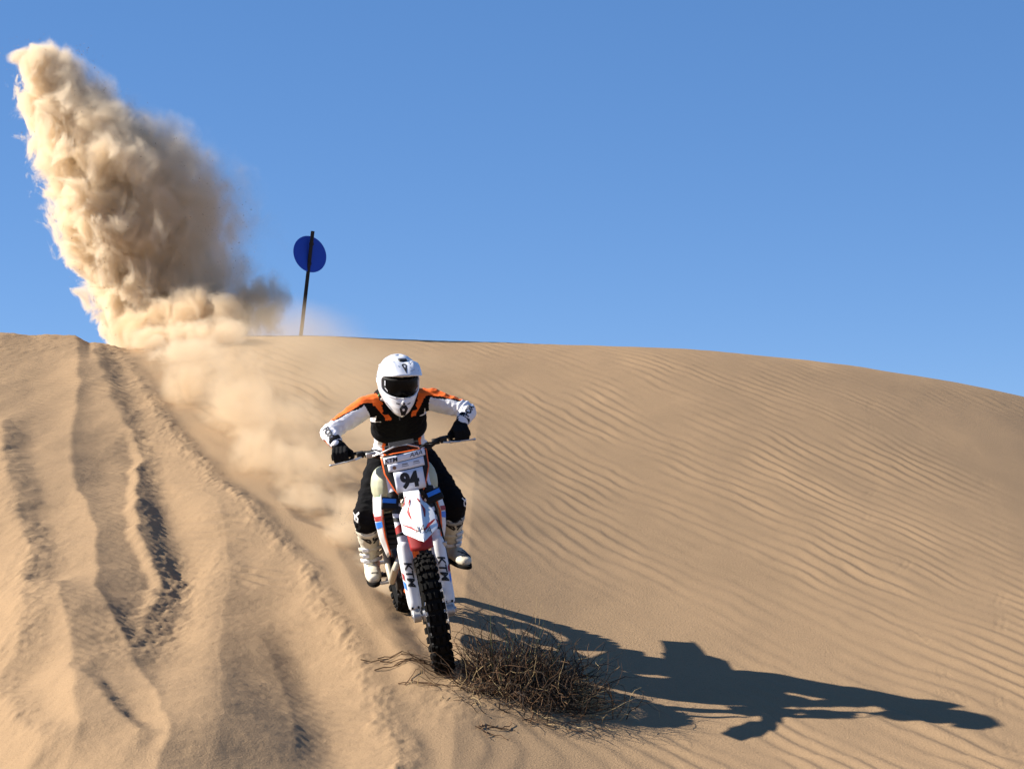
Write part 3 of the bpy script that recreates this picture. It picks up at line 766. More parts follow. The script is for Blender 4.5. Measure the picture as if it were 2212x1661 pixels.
for pts, wd in (([(.33, .26), (.27, .45), (.30, .60)], .010), ([(.67, .26), (.73, .45), (.70, .60)], .010), ([(.03, .62), (.22, .72), (.36, .84)], .009), ([(.97, .62), (.78, .72), (.64, .84)], .012), ([(.02, .16), (.02, .3)], .008), ([(.98, .16), (.98, .3)], .008)):
    mb = MB(); n = 10
    P = [(np.interp(i / n, np.linspace(0, 1, len(pts)), [p[0] for p in pts]), np.interp(i / n, np.linspace(0, 1, len(pts)), [p[1] for p in pts])) for i in range(n + 1)]
    for i in range(n):
        (u0, t0), (u1, t1) = P[i], P[i + 1]; h0 = wd / max(.02, fender_outline(t0)) / 2 * (.3 + min(i, n - i) / n); h1 = wd / max(.02, fender_outline(t1)) / 2 * (.3 + min(i + 1, n - i - 1) / n)
        mb.add([fender_pt(min(1, max(0, u)), t, .0060) for u, t in ((u0 - h0, t0), (u0 + h0, t0), (u1 + h1, t1), (u1 - h1, t1))], [(0, 1, 2, 3)])
    mb.build("red_stripe", RED, fend, xf=STEER, fixn=False)
def fe_txt(u, v):
    t = .83 - v / .56; w = max(.02, fender_outline(t)); return fender_pt(.5 + (u + .012) / (2 * w), t, .010)
decal_text("AAA", fe_txt, .055, "lettering", INK, fend, bold=-.01, wide=.62, slant=.35, xf=STEER)
# red liner under the fender, between the fork legs
mb = MB(); mb.grid(lambda u, v: Vector(((u - .5) * (.150 - .02 * v), .085 + .10 * (1 - v) - .03 * (1 - (2 * u - 1) ** 2), .70 + .17 * (1 - v))), 10, 8)
mb.build("fender_liner", RED, bike, xf=STEER, solid=.004)
mb = MB(); mb.grid(lambda u, v: Vector(((u - .5) * (.10 + .03 * v), .26 + .16 * v, .985 - .03 * v - .04 * (2 * u - 1) ** 2)), 8, 6); mb.build("fender_rear", WHITE, bike, xf=STEER, solid=.004)

# ---- frame, engine and everything behind the fork
mb = MB(); mb.tube([(0, .50, .92), (0, .42, 1.10)], .036, 16)
mb.tube([(0, .48, .95), (0, .50, .80), (0, .52, .55), (-.07, .60, .34), (-.08, .95, .30)], .022, 12); mb.tube([(0, .50, .80), (0, .52, .55), (.07, .60, .34), (.08, .95, .30)], .022, 12)
for sx in (-1, 1): mb.tube([(sx * .03, .48, 1.0), (sx * .10, .68, .90), (sx * .12, .90, .72), (sx * .11, .97, .45), (sx * .08, .95, .30)], .02, 12)
for sx in (-1, 1): mb.tube([(sx * .10, .75, .86), (sx * .10, 1.1, .90), (sx * .06, 1.5, .95)], .013, 10)
mb.build("frame", ORANGE, bike)
mb = MB(); mb.box((0, .80, .42), (.21, .36, .22)); mb.box((0, .70, .62), (.15, .17, .26), Matrix.Rotation(RAD(-12), 3, 'X')); mb.tube([(-.14, .82, .42), (.135, .82, .42)], .085, 20); mb.tube([(-.125, .68, .40), (.12, .68, .40)], .065, 20)
for k in range(5): mb.box((0, .69, .55 + k * .04), (.17, .19, .008), Matrix.Rotation(RAD(-12), 3, 'X'))
mb.build("engine", DARKMETAL, bike, bevel=.008)
mb = MB(); mb.grid(lambda u, v: Vector(((u - .5) * (.26 - .08 * abs(2 * v - 1)), .56 + .42 * v, .268 + .10 * abs(2 * u - 1) ** 2 + .09 * (1 - v) ** 3)), 12, 10); mb.build("skid_plate", BLACK, bike, solid=.006)
for sx in (-1, 1):
    # radiator and louvred guard
    mb = MB(); mb.box((sx * .112, .535, .78), (.080, .035, .30), Matrix.Rotation(RAD(-6), 3, 'X') @ Matrix.Rotation(RAD(sx * 8), 3, 'Z'))
    rd = mb.build("radiator", DARKMETAL, bike, bevel=.006)
    for k in range(9):
        mb = MB(); mb.box((sx * .112, .510 - .003 * k, .66 + k * .030), (.078, .022, .005), Matrix.Rotation(RAD(30), 3, 'X')); mb.build("louvre", BLACK, rd)
    # shroud: folded white panel from the tank to the radiator's front edge
    pr = [[(.150, .50, 1.00), (.160, .47, .92), (.175, .455, .82), (.170, .47, .72), (.150, .50, .60)],
          [(.170, .56, .99), (.195, .53, .91), (.210, .51, .82), (.200, .52, .70), (.165, .55, .57)],
          [(.165, .66, .99), (.190, .66, .92), (.200, .66, .83), (.190, .64, .72), (.150, .62, .60)],
          [(.140, .80, .98), (.150, .82, .93), (.150, .84, .88), (.140, .80, .80), (.12, .72, .70)]]
    A = np.array(pr)
    def shr(u, v, A=A, sx=sx, push=0.0):
        a = u * 3; b = v * 4; i = min(int(a), 2); j = min(int(b), 3); fa = a - i; fb = b - j
        p = (A[i, j] * (1 - fa) * (1 - fb) + A[i + 1, j] * fa * (1 - fb) + A[i, j + 1] * (1 - fa) * fb + A[i + 1, j + 1] * fa * fb)
        return Vector((sx * (p[0] + push), p[1] - push * .6, p[2]))
    mb = MB(); mb.grid(shr, 14, 18); sh = mb.build("radiator_shroud", WHITE, bike, solid=.004, ang=50)
    for (u0, u1, v0, v1, mt, nm) in ((0.0, .62, .43, .50, RED, "red_sticker"), (0.0, .60, .515, .60, BLUE, "blue_sticker"), (.05, .95, .08, .13, GREENINK, "green_sticker")):
        mb = MB(); mb.grid(lambda u, v: shr(u0 + (u1 - u0) * u, v0 + (v1 - v0) * v + .05 * u, push=.0035), 6, 2); mb.build(nm, mt, sh)
    mb = MB(); mb.tube([(sx * .150, .497, .94), (sx * .172, .455, .82), (sx * .168, .468, .72), (sx * .150, .497, .60)], .0045, 8); mb.build("orange_edge", ORANGE, sh)
# tank: pale translucent plastic bulging on both sides
mb = MB()
for sx in (-1, 1):
    mb.ball((sx * .122, .60, .985), (.078, .13, .125)); mb.ball((sx * .13, .58, .91), (.055, .09, .10)); mb.ball((sx * .08, .72, .99), (.075, .16, .08))
mb.ball((0, .66, 1.02), (.10, .17, .075))
me = remesh(mb, .009, 4, "fuel_tank"); me.materials.append(TANK); me.polygons.foreach_set("use_smooth", np.ones(len(me.polygons), dtype=bool))
tk = bpy.data.objects.new("fuel_tank", me); link(tk, bike)
mb = MB(); mb.tube([(0, .62, 1.07), (0, .62, 1.115)], .032, 20); mb.tube([(0, .62, 1.11), (0, .55, 1.15), (0, .47, 1.14)], .005, 8); mb.build("fuel_cap", BLACK, tk)
# seat and tail
mb = MB(); ss = [(.70, 1.04, .060), (.80, 1.01, .075), (1.0, .975, .090), (1.2, .975, .095), (1.38, .99, .085), (1.46, 1.0, .06)]
mb.tube([(0, y, z - .03) for y, z, _ in ss], [(w, .055) for _, _, w in ss], 18, round_caps=True); mb.build("seat", BLACK, bike)
mb = MB(); mb.grid(lambda u, v: Vector(((u - .5) * (.22 - .07 * v), 1.30 + .52 * v, .93 + .10 * v - .05 * v * v - .05 * (2 * u - 1) ** 2)), 12, 14); mb.build("rear_fender", WHITE, bike, solid=.004)
for sx in (-1, 1):
    mb = MB(); mb.grid(lambda u, v: Vector((sx * (.125 + .02 * math.sin(3.1 * v)), .98 + .42 * u, .72 + (.20 + .03 * u) * v)), 8, 6); mb.build("side_panel", WHITE, bike, solid=.004)
# exhaust
mb = MB(); mb.tube([(-.02, .60, .66), (-.07, .53, .60), (-.135, .52, .50), (-.155, .58, .42), (-.150, .72, .46), (-.14, .9, .58), (-.13, 1.05, .66)], .021, 14); ex = mb.build("exhaust_header", HEADER, bike)
mb = MB(); mb.tube([(-.13, 1.05, .66), (-.13, 1.12, .69), (-.125, 1.42, .80), (-.125, 1.48, .82)], [.025, .045, .048, .035], 18); mb.build("silencer", ALLOY, bike)
# swingarm, shock, chain
mb = MB()
for sx in (-1, 1): mb.tube([(sx * .09, .95, .42), (sx * .095, 1.2, .38), (sx * .085, 1.52, .325)], [(.018, .035), (.018, .032), (.014, .026)], 12)
mb.box((0, 1.02, .42), (.18, .07, .07)); mb.build("swingarm", ALLOY, bike, bevel=.004)
mb = MB(); mb.tube([(0.03, 1.0, .45), (0.03, .93, .80)], .018, 10)
mb.tube([(0.03 + .033 * math.cos(k * .6), .995 - .0011 * k + .033 * math.sin(k * .6), .50 + .0045 * k) for k in range(60)], .006, 6); mb.build("rear_shock", STEEL, bike)
mb = MB(); mb.tube([(.07, .90, .46), (.07, 1.2, .41), (.07, 1.48, .405), (.07, 1.56, .36), (.07, 1.55, .28), (.07, 1.48, .245), (.07, 1.2, .27), (.07, .90, .36), (.07, .87, .41), (.07, .90, .46)], (.008), 6); mb.build("chain", DARKMETAL, bike)
mb = MB(); mb.tube([(.066, 1.48, .322), (.074, 1.48, .322)], .08, 28); mb.build("sprocket", ORANGE, bike)
mb = MB(); mb.tube([(-.13, 1.48, .322), (.13, 1.48, .322)], .012, 12); mb.build("rear_axle", STEEL, bike)
for sx in (-1, 1):
    mb = MB(); mb.box((sx * .215, .93, .385), (.10, .06, .012)); mb.tube([(sx * .12, .95, .37), (sx * .20, .935, .378)], .014, 10)
    for k in range(4): mb.box((sx * (.185 + .02 * k), .93, .396), (.006, .055, .012))
    mb.build("footpeg", DARKMETAL, bike)
mb = MB(); mb.tube([(-.12, .95, .36), (-.16, .85, .36), (-.17, .72, .38), (-.19, .71, .385)], .008, 8); mb.box((-.19, .70, .388), (.05, .035, .012)); mb.build("brake_pedal", ALLOY, bike)
mb = MB(); mb.tube([(.12, .88, .40), (.15, .80, .41), (.155, .72, .43), (.19, .715, .43)], .008, 8); mb.build("gear_lever", ALLOY, bike)

# ================================================================ the rider
from mathutils.bvhtree import BVHTree
JERSEY = paint("white_jersey", (0.76, 0.76, 0.80), 0.85, 0.10, bump=0.35, bscale=45)
JORANGE = paint("orange_jersey", (0.88, 0.14, 0.012), 0.85, 0.05, bump=0.35, bscale=45)
PANTS = paint("black_cloth", (0.006, 0.006, 0.007), 0.9, 0.01, bump=0.4, bscale=40, spec=0.08)
VEST = paint("black_armour", (0.006, 0.006, 0.007), 0.7, 0.0, bump=0.3, bscale=90, spec=0.1)
GLOVE = paint("black_glove", (0.009, 0.009, 0.010), 0.8, 0.0, bump=0.3, bscale=120, spec=0.1)
BOOT = paint("cream_boot", (0.66, 0.62, 0.50), 0.5, 0.55, bump=0.2, bscale=50)
SHELL = paint("white_helmet", (0.80, 0.81, 0.84), 0.18, 0.04, coat=0.6)
LENS = paint("goggle_lens", (0.003, 0.003, 0.004), 0.12, 0.0, spec=0.12)
GREYBLUE = paint("grey_blue_graphic", (0.20, 0.24, 0.32), 0.3, 0.02)

PEL = (.050, 1.06, 1.07)
SHD = {-1: (-.150, .775, 1.440), 1: (.250, .770, 1.425)}
ELB = {-1: (-.388, .700, 1.335), 1: (.440, .640, 1.345)}
HIP = {-1: (-.045, 1.03, 1.055), 1: (.145, 1.03, 1.050)}
KNE = {-1: (-.238, .735, .805), 1: (.292, .745, .785)}
ANK = {-1: (-.226, .945, .475), 1: (.262, .945, .485)}
def grip_pt(sx, k): return STEER @ (Vector((sx * .30, .49, 1.236)).lerp(Vector((sx * .40, .5135, 1.2322)), k))
WRI = {}
for sx in (-1, 1):
    H = grip_pt(sx, .5); e = Vector(ELB[sx]); d = (e - H).normalized()
    WRI[sx] = tuple(H + d * .075 + Vector((0, .012, .022)))

def lerp(a, b, t): return tuple(a[i] + (b[i] - a[i]) * t for i in range(3))
mb = MB()
mb.tube([(.05, 1.12, 1.03), PEL, (.05, .985, 1.185), (.053, .90, 1.32), (.053, .82, 1.42), (.052, .755, 1.49), (.050, .68, 1.54)],
        [(.15, .11), (.165, .125), (.148, .108), (.168, .118), (.165, .105), (.105, .080), (.065, .065)], 24, round_caps=True)
for sx in (-1, 1):
    s, e, w = SHD[sx], ELB[sx], WRI[sx]
    mb.ball(s, .068)
    mb.tube([lerp((.05, .80, 1.44), s, .45), s, lerp(s, e, .35), lerp(s, e, .75), e], [.07, .066, .060, .053, .049], 16, round_caps=True, side=(0, 1, 0))
    mb.tube([e, lerp(e, w, .3), lerp(e, w, .7), w], [.049, .051, .043, .034], 16, round_caps=True, side=(0, 1, 0))
    h, k, a = HIP[sx], KNE[sx], ANK[sx]
    mb.tube([lerp(PEL, h, .3), h, lerp(h, k, .4), lerp(h, k, .8), k], [.12, .108, .097, .080, .076], 18, round_caps=True)
    mb.tube([lerp(h, k, .92), k, lerp(k, a, .25), lerp(k, a, .6), a], [.074, .076, .070, .060, .045], 18, round_caps=True)
    mb.ball((k[0], k[1] - .012, k[2] + .005), (.066, .07, .075))
mb.tube([(.05, .70, 1.52), (.047, .62, 1.585)], .06, 14, round_caps=True)
mb.ball((.045, .585, 1.605), (.078, .098, .115))                     # the head inside the helmet
body = remesh(mb, .0055, 6, "person")
c = coords(body); nrm = vnormals(body)
def segd(c, a, b):
    a = np.array(a); b = np.array(b); ab = b - a; t = np.clip(((c - a) @ ab) / (ab @ ab), 0, 1)
    return np.linalg.norm(c - (a + t[:, None] * ab), axis=1), t
# folds in the cloth
f1 = perlin3(c[:, 0] * 16, c[:, 1] * 16, c[:, 2] * 30, 3); f2 = perlin3(c[:, 0] * 38, c[:, 1] * 38, c[:, 2] * 60, 4)
fold = 0.0045 * (1 - 2 * np.abs(f1)) + 0.0016 * f2
for sx in (-1, 1):
    d, t = segd(c, SHD[sx], ELB[sx]); m = np.exp(-(d / .09) ** 4)
    fold = fold + m * .0035 * np.sin(t * 42 + 5 * perlin3(c[:, 0] * 12, c[:, 1] * 12, c[:, 2] * 12, 7)) * np.exp(-((t - .85) / .25) ** 2)
    d, t = segd(c, KNE[sx], HIP[sx]); m = np.exp(-(d / .13) ** 4)
    fold = fold + m * .004 * np.sin(t * 30 + 6 * perlin3(c[:, 0] * 9, c[:, 1] * 9, c[:, 2] * 9, 8))
c0 = centers(body).copy(); n0 = pnormals(body).copy()
setco(body, c + nrm * fold[:, None])
c = c0; n = n0
mat = np.zeros(len(c), np.int32)                                     # 0 white, 1 orange, 2 black
dist = {}
dist['torso'] = segd(c, PEL, (.052, .78, 1.47))
XC = .052
ax = np.abs(c[:, 0] - XC)
torso = np.zeros(len(c), bool)
best = np.full(len(c), 9.0); which = np.zeros(len(c), int); tt = np.zeros(len(c))
segs = [('torso', PEL, (.052, .78, 1.47), .15)]
for sx in (-1, 1):
    segs += [(('ua', sx), SHD[sx], ELB[sx], .055), (('fa', sx), ELB[sx], WRI[sx], .045), (('th', sx), HIP[sx], KNE[sx], .09), (('ca', sx), KNE[sx], ANK[sx], .06)]
for i, (nm, a, b, r) in enumerate(segs):
    d, t = segd(c, a, b); d = d - r
    k = d < best; best[k] = d[k]; which[k] = i; tt[k] = t[k]
for i, (nm, a, b, r) in enumerate(segs):
    k = which == i
    if nm == 'torso':
        front = n[:, 1] < .15
        z = c[:, 2]
        m = np.zeros(len(c), np.int32)
        edge = .075 + np.clip(z - 1.36, 0, 1) * .62
        m[(ax < .115) & front] = 2
        m[(z > 1.34) & front] = 2
        m[(np.abs(ax - edge) < .017) & front & (z > 1.345)] = 1
        m[(z > 1.45) & (ax > .10)] = 1; m[(z > 1.34) & ~front & (ax > .11)] = 1; m[~front & (ax <= .11) & (z > 1.1)] = 2
        m[(z > 1.335) & (z < 1.385) & (ax > .145)] = 0
        m[(z > 1.225) & (z <= 1.335)] = 2
        m[(z < 1.225) & (ax > .10) & (ax < .118) & front] = 1
        m[z < 1.0] = 2
        mat[k] = m[k]
    elif nm[0] == 'ua':
        m = np.zeros(len(c), np.int32)
        top = n[:, 2] * .85 + n[:, 1] * .45
        lim = .05 + .75 * tt
        m[(top > lim) & (tt < .82)] = 1
        m[(top > lim - .16) & (top <= lim) & (tt < .8)] = 2
        m[(tt < .06) & (m == 0)] = 2
        mat[k] = m[k]
    elif nm[0] == 'fa':
        sx = nm[1]; m = np.zeros(len(c), np.int32)
        m[(n[:, 0] * sx > .72) & (tt > .25) & (n[:, 1] > -.3)] = 1
        mat[k] = m[k]
    else:
        mat[k] = 2
body.polygons.foreach_set("material_index", mat)
for m in (JERSEY, JORANGE, PANTS): body.materials.append(m)
body.polygons.foreach_set("use_smooth", np.ones(len(body.polygons), dtype=bool))
rider = bpy.data.objects.new("person", body); link(rider); rider.matrix_world = BIKE_M
tag(rider, "rider in white helmet, orange and white jersey and black trousers crouched on the dirt bike", "person")
def bvh_of(me):
    c = coords(me); return BVHTree.FromPolygons([Vector(v) for v in c.tolist()], [tuple(p.vertices) for p in me.polygons])
BODY_T = bvh_of(body)
CAMDIR = (BIKE_M.inverted().to_3x3() @ (Vector((0, 0, 1.6)) - (BIKE_M @ Vector((0, .7, 1.1))))).normalized()
def wrapper(tree, center, U, V, D, off=.0025):
    """stick flat artwork on a surface, pressed on along -D"""
    center = Vector(center); U = Vector(U).normalized(); V = Vector(V).normalized(); D = Vector(D).normalized()
    def f(u, v):
        p = center + U * u + V * v
        h = tree.ray_cast(p + D * .25, -D, .5)
        return (h[0] + D * off) if h[0] is not None else p
    return f
# lettering on the sleeves
for sx in (-1, 1):
    e = Vector(ELB[sx]); w = Vector(WRI[sx]); ce = e.lerp(w, .55)
    al = (w - e).normalized(); D = (CAMDIR - al * CAMDIR.dot(al)).normalized()
    U = al if sx < 0 else -al
    f = wrapper(BODY_T, e.lerp(w, .42), U, D.cross(U), D, .003); hh = .040
    decal_text("FOX", f, hh, "sleeve_lettering", INK, rider, bold=.04, wide=.95)
# knee emblems
for sx in (-1, 1):
    k = Vector(KNE[sx]) + Vector((sx * .055, -.02, .0))
    f = wrapper(BODY_T, k, (1, .0, 0), (0, 0, 1), (sx * .45, -.88, .15), .003)
    vs, fs = strokes([[(-.022, .028), (-.006, .010), (.010, .016), (.028, .026)], [(-.012, .006), (-.016, -.018), (.004, -.026), (.016, -.008), (.004, .008)]], .014 if sx < 0 else .008)
    decal_shape(vs, fs, f, "knee_emblem", WHITE, rider)

# ---- protector vest
mb = MB()
tp = [(.052, .955, 1.215), (.053, .90, 1.32), (.053, .83, 1.41), (.052, .775, 1.475)]
mb.tube([(p[0], p[1] - .035, p[2] + .005) for p in tp], [(.085, .085), (.105, .094), (.112, .085), (.085, .062)], 20, round_caps=True)
mb.tube([(p[0], p[1] + .035, p[2] + .012) for p in tp], [(.09, .085), (.12, .094), (.125, .085), (.09, .07)], 20, round_caps=True)
mb.tube([(XC + .163 * math.cos(a), .940 + .118 * .83 * math.sin(a), 1.262 + .118 * .56 * math.sin(a)) for a in np.linspace(0, 2 * math.pi, 41)], [(.034, .009)] * 41, 12, side=(0, -.56, .83))
for sx in (-1, 1):
    mb.tube([(XC + sx * .082, .735, 1.40), (XC + sx * .092, .735, 1.48), (XC + sx * .095, .79, 1.52), (XC + sx * .10, .86, 1.50), (XC + sx * .10, .90, 1.43)], [(.030, .018)] * 5, 12, round_caps=True)
mb.tube([(XC + .095 * math.cos(a), .725 + .085 * math.sin(a), 1.52 + .02 * math.sin(a)) for a in np.linspace(0, 2 * math.pi, 25)], [.024] * 25, 10, side=(0, 0, 1))
vme = remesh(mb, .0065, 3, "protector_vest"); vme.materials.append(VEST)
vest = bpy.data.objects.new("protector_vest", vme); link(vest, rider)
VT = bvh_of(vme)
f = wrapper(VT, (XC - .112, .70, 1.505), (1, 0, 0), (0, 0, 1), (-.2, -.9, .35), .003)
vs, fs = strokes([[(-.012, .014), (.006, .010)]], .016); decal_shape(vs, fs, f, "badge", GREENINK, vest)
vs, fs = strokes([[(.002, -.016), (.016, -.022)]], .012); decal_shape(vs, fs, f, "badge", WHITE, vest)

# ---- gloves
for sx in (-1, 1):
    g0 = Vector((sx * .30, .49, 1.236)); g1 = Vector((sx * .40, .5135, 1.2322)); axis = (g1 - g0).normalized(); mid = g0.lerp(g1, .52)
    up = Vector((0, 0, 1)); up = (up - axis * up.dot(axis)).normalized(); fr = Vector((0, -1, 0)); fr = (fr - axis * fr.dot(axis)).normalized()
    def ring(off, ph, r): return mid + axis * off + (up * math.cos(RAD(ph)) + fr * math.sin(RAD(ph))) * r
    Wp = STEER.inverted() @ Vector(WRI[sx])
    mb = MB()
    for j, off in enumerate((-.036, -.012, .012, .035)):
        ln = (0.95, 1.06, 1.0, .85)[j]
        mb.tube([ring(off, -50, .040), ring(off, 5, .047), ring(off, 55 * ln, .045), ring(off, 110 * ln, .038), ring(off, 165 * ln, .034), ring(off, 200 * ln, .031)], [.0135, .0135, .0125, .0118, .011, .0095], 10, round_caps=True, side=tuple(axis))
    mb.tube([Wp + (Wp - ring(0, -40, .04)).normalized() * .03, Wp, Wp.lerp(ring(0, -45, .042), .5), ring(0, -45, .040), ring(0, 0, .043)], [(.036, .033), (.036, .030), (.042, .026), (.045, .020), (.043, .014)], 14, round_caps=True, side=tuple(axis))
    mb.tube([ring(-.030, -60, .045), ring(-.052, -85, .042), ring(-.058, -130, .036), ring(-.050, -170, .031)], [.017, .0145, .0125, .0105], 10, round_caps=True)
    gme = remesh(mb, .0036, 2, "glove"); gme.transform(STEER); gme.materials.append(GLOVE)
    gl = bpy.data.objects.new("glove", gme); link(gl, rider)
    a = Vector(WRI[sx]); b = Vector(ELB[sx]); d = (b - a).normalized()
    mb = MB(); mb.tube([a + d * .005, a + d * .045], [.040, .043], 18); mb.build("cuff", GLOVE, gl, bevel=.003)

# ---- boots
for sx in (-1, 1):
    k, a = Vector(KNE[sx]), Vector(ANK[sx])
    toe_out = .02 if sx < 0 else .055
    heel = Vector((a.x, a.y + .055, a.z - .075)); toe = Vector((a.x + sx * toe_out, a.y - .215, a.z - .075))
    fdir = (toe - heel).normalized()
    mb = MB()
    top = a.lerp(k, .70)
    mb.tube([a + Vector((0, .01, -.03)), a.lerp(k, .12), a.lerp(k, .35), a.lerp(k, .55), top], [(.050, .060), (.049, .058), (.058, .068), (.067, .078), (.071, .082)], 20, round_caps=True)
    mb.tube([heel + Vector((0, 0, .03)), heel.lerp(toe, .3) + Vector((0, 0, .035)), heel.lerp(toe, .6) + Vector((0, 0, .030)), heel.lerp(toe, .88) + Vector((0, 0, .018)), toe + Vector((0, 0, .012))], [(.042, .042), (.046, .048), (.050, .043), (.047, .036), (.036, .027)], 18, round_caps=True)
    mb.tube([a.lerp(k, .16) + Vector((0, -.055, 0)), a.lerp(k, .42) + Vector((0, -.062, 0)), a.lerp(k, .66) + Vector((0, -.066, 0))], [(.036, .016), (.046, .018), (.050, .018)], 12, round_caps=True)
    bme = remesh(mb, .0055, 3, "boot")
    c = coords(bme); nn = vnormals(bme)
    setco(bme, c + nn * (0.0022 * perlin3(c[:, 0] * 30, c[:, 1] * 30, c[:, 2] * 45, 9) - .003 * np.exp(-((c[:, 2] - a.z - .01) % .022 - .011) ** 2 / .00002) * (np.abs(c[:, 2] - a.z - .02) < .03))[:, None])
    bme.materials.append(BOOT)
    bme.polygons.foreach_set("use_smooth", np.ones(len(bme.polygons), dtype=bool))
    bo = bpy.data.objects.new("boot", bme); link(bo, rider)
    if sx > 0: bo["label"] = "boot with shade painted black on the toe"
    BT = bvh_of(bme)
    mb = MB(); n = 24; sd = Vector((fdir.y, -fdir.x, 0))
    def sole(z, grow):
        out = []
        for i in range(n):
            t = 2 * math.pi * i / n; l = .5 - .5 * math.cos(t)
            wv = (.040 + .012 * l) * math.sin(t); out.append(heel.lerp(toe, -.16 + 1.34 * l) + sd * wv * grow + Vector((0, 0, z)))
        return out
    mb.prism(sole(-.006, 1.0), sole(-.028, .96)); mb.build("sole", RUBBER, bo, bevel=.003)
    for j, fz in enumerate((.06, .18, .31)):
        ce = a.lerp(k, fz); r = .062 + .02 * fz
        pts = [ce + Vector((math.sin(t) * (r + .004), -math.cos(t) * (r + .016 if fz > .2 else r + .006), 0)) for t in np.linspace(-1.25, 1.25, 13)]
        mb = MB(); mb.tube(pts, [(.012, .004)] * 13, 8, side=(0, 0, 1)); st = mb.build("strap", BOOT if j else WHITE, bo)
        mb = MB(); mb.box(ce + Vector((sx * .035, -.078, 0)), (.045, .016, .024), Matrix.Rotation(RAD(sx * 30), 3, 'Z')); mb.build("buckle", WHITE if sx < 0 else ALLOY, bo, bevel=.005)
    # fox-head outline on the shin plate
    f = wrapper(BT, a.lerp(k, .52) + Vector((.004, 0, 0)), (1, 0, 0), (0, 0, 1), (0, -1, .1), .0035)
    V, F = strokes([[(-.055, .034), (-.050, .010), (-.026, -.014), (-.006, -.030)], [(-.055, .034), (-.030, .018), (.012, .018), (.034, .034), (.050, .022), (.052, -.004), (.026, -.018), (.016, -.032)],
                    [(-.032, .002), (-.010, -.008), (-.002, -.026)], [(.030, .012), (.012, .002), (.014, -.012), (.034, -.004)]], .0105)
    decal_shape(V, F, f, "boot_emblem", INK, bo)
    for dz in (0, .014):
        p0 = heel.lerp(toe, .86 - dz * 2.2); f = wrapper(BT, p0, (1, 0, 0), fdir, (0, -.5, .85), .002)
        V, F = strokes([[(-.012, 0), (.028, 0)]], .005); decal_shape(V, F, f, "toe_line", INK, bo)
    if sx > 0:  # shade on this boot's toe, painted on as black strokes
        f = wrapper(BT, heel.lerp(toe, .72), (1, 0, 0), fdir, (.3, -.5, .8), .002)
        V, F = strokes([[(-.03, -.04), (.03, .03)], [(.0, -.05), (.042, .02)], [(-.02, .0), (.03, .04)]], .012); decal_shape(V, F, f, "toe_shade", INK, bo)
    mb = MB(); ce = a.lerp(k, .69); mb.tube([ce, a.lerp(k, .76)], [(.075, .086), (.073, .084)], 22); mb.build("boot_collar", BOOT if sx < 0 else paint("grey_collar", (.35, .33, .28), .7, .3), bo, bevel=.006)

# ---- helmet
HM = Matrix.Translation((.046, .590, 1.598)) @ Matrix.Rotation(RAD(8.5), 4, 'Y') @ Matrix.Rotation(RAD(4), 4, 'Z') @ Matrix.Rotation(RAD(9), 4, 'X') @ Matrix.Diagonal((.975, 1.04, 1.04, 1))
hs = [(-1, .056, .150, .090), (-.85, .080, .180, .108), (-.65, .100, .190, .126), (-.4, .116, .178, .140), (-.1, .1245, .150, .148), (.2, .1255, .130, .150), (.5, .116, .114, .136), (.75, .091, .088, .107), (.90, .060, .058, .070), (.97, .034, .032, .04), (1.0, .002, .002, .002)]
HS = np.array(hs)
def shell(a, h, push=0.0):
    w, f, b = (np.interp(h, HS[:, 0], HS[:, k]) for k in (1, 2, 3))
    zb = .168 if True else 0
    front = math.cos(a)
    zlow = .168 * (.80 + .20 * front) if h < 0 else .152
    p = 1.0 + .28 * max(0, -h) * max(0, front)
    x = math.copysign(abs(math.sin(a)) ** p, math.sin(a)) * (w + push)
    y = -front * ((f if front > 0 else b) + push)
    # brow dip and cheek creases
    return Vector((x, y, h * zlow))
mb = MB(); na, nh = 96, 54; keep = []
vs = [shell(2 * math.pi * i / na, -1 + 2 * j / nh) for j in range(nh + 1) for i in range(na)]
def inport(a, h):
    a = (a + math.pi) % (2 * math.pi) - math.pi
    x = abs(a) / RAD(64); z = (h - .05) / .36
    return x ** 4 + abs(z) ** 4 < 1
fs = []
for j in range(nh):
    for i in range(na):
        if not inport(2 * math.pi * (i + .5) / na, -1 + 2 * (j + .5) / nh): fs.append((j * na + i, j * na + (i + 1) % na, (j + 1) * na + (i + 1) % na, (j + 1) * na + i))
mb.add(vs, fs)
helmet = mb.build("helmet", SHELL, rider, xf=HM, ang=60)
s = helmet.modifiers.new("s", 'SOLIDIFY'); s.thickness = .010; s.offset = -1
def hpart(mb, name, mat, **k): return mb.build(name, mat, helmet, xf=HM, **k)
# eye-port trim
mb = MB(); pts = []
for i in range(49):
    t = 2 * math.pi * i / 48; cx = math.copysign(abs(math.cos(t)) ** .5, math.cos(t)); sz = math.copysign(abs(math.sin(t)) ** .5, math.sin(t))
    pts.append(shell(cx * RAD(64), .05 + .36 * sz, .001))
mb.tube(pts, .0055, 8); hpart(mb, "eyeport_trim", SHELL)
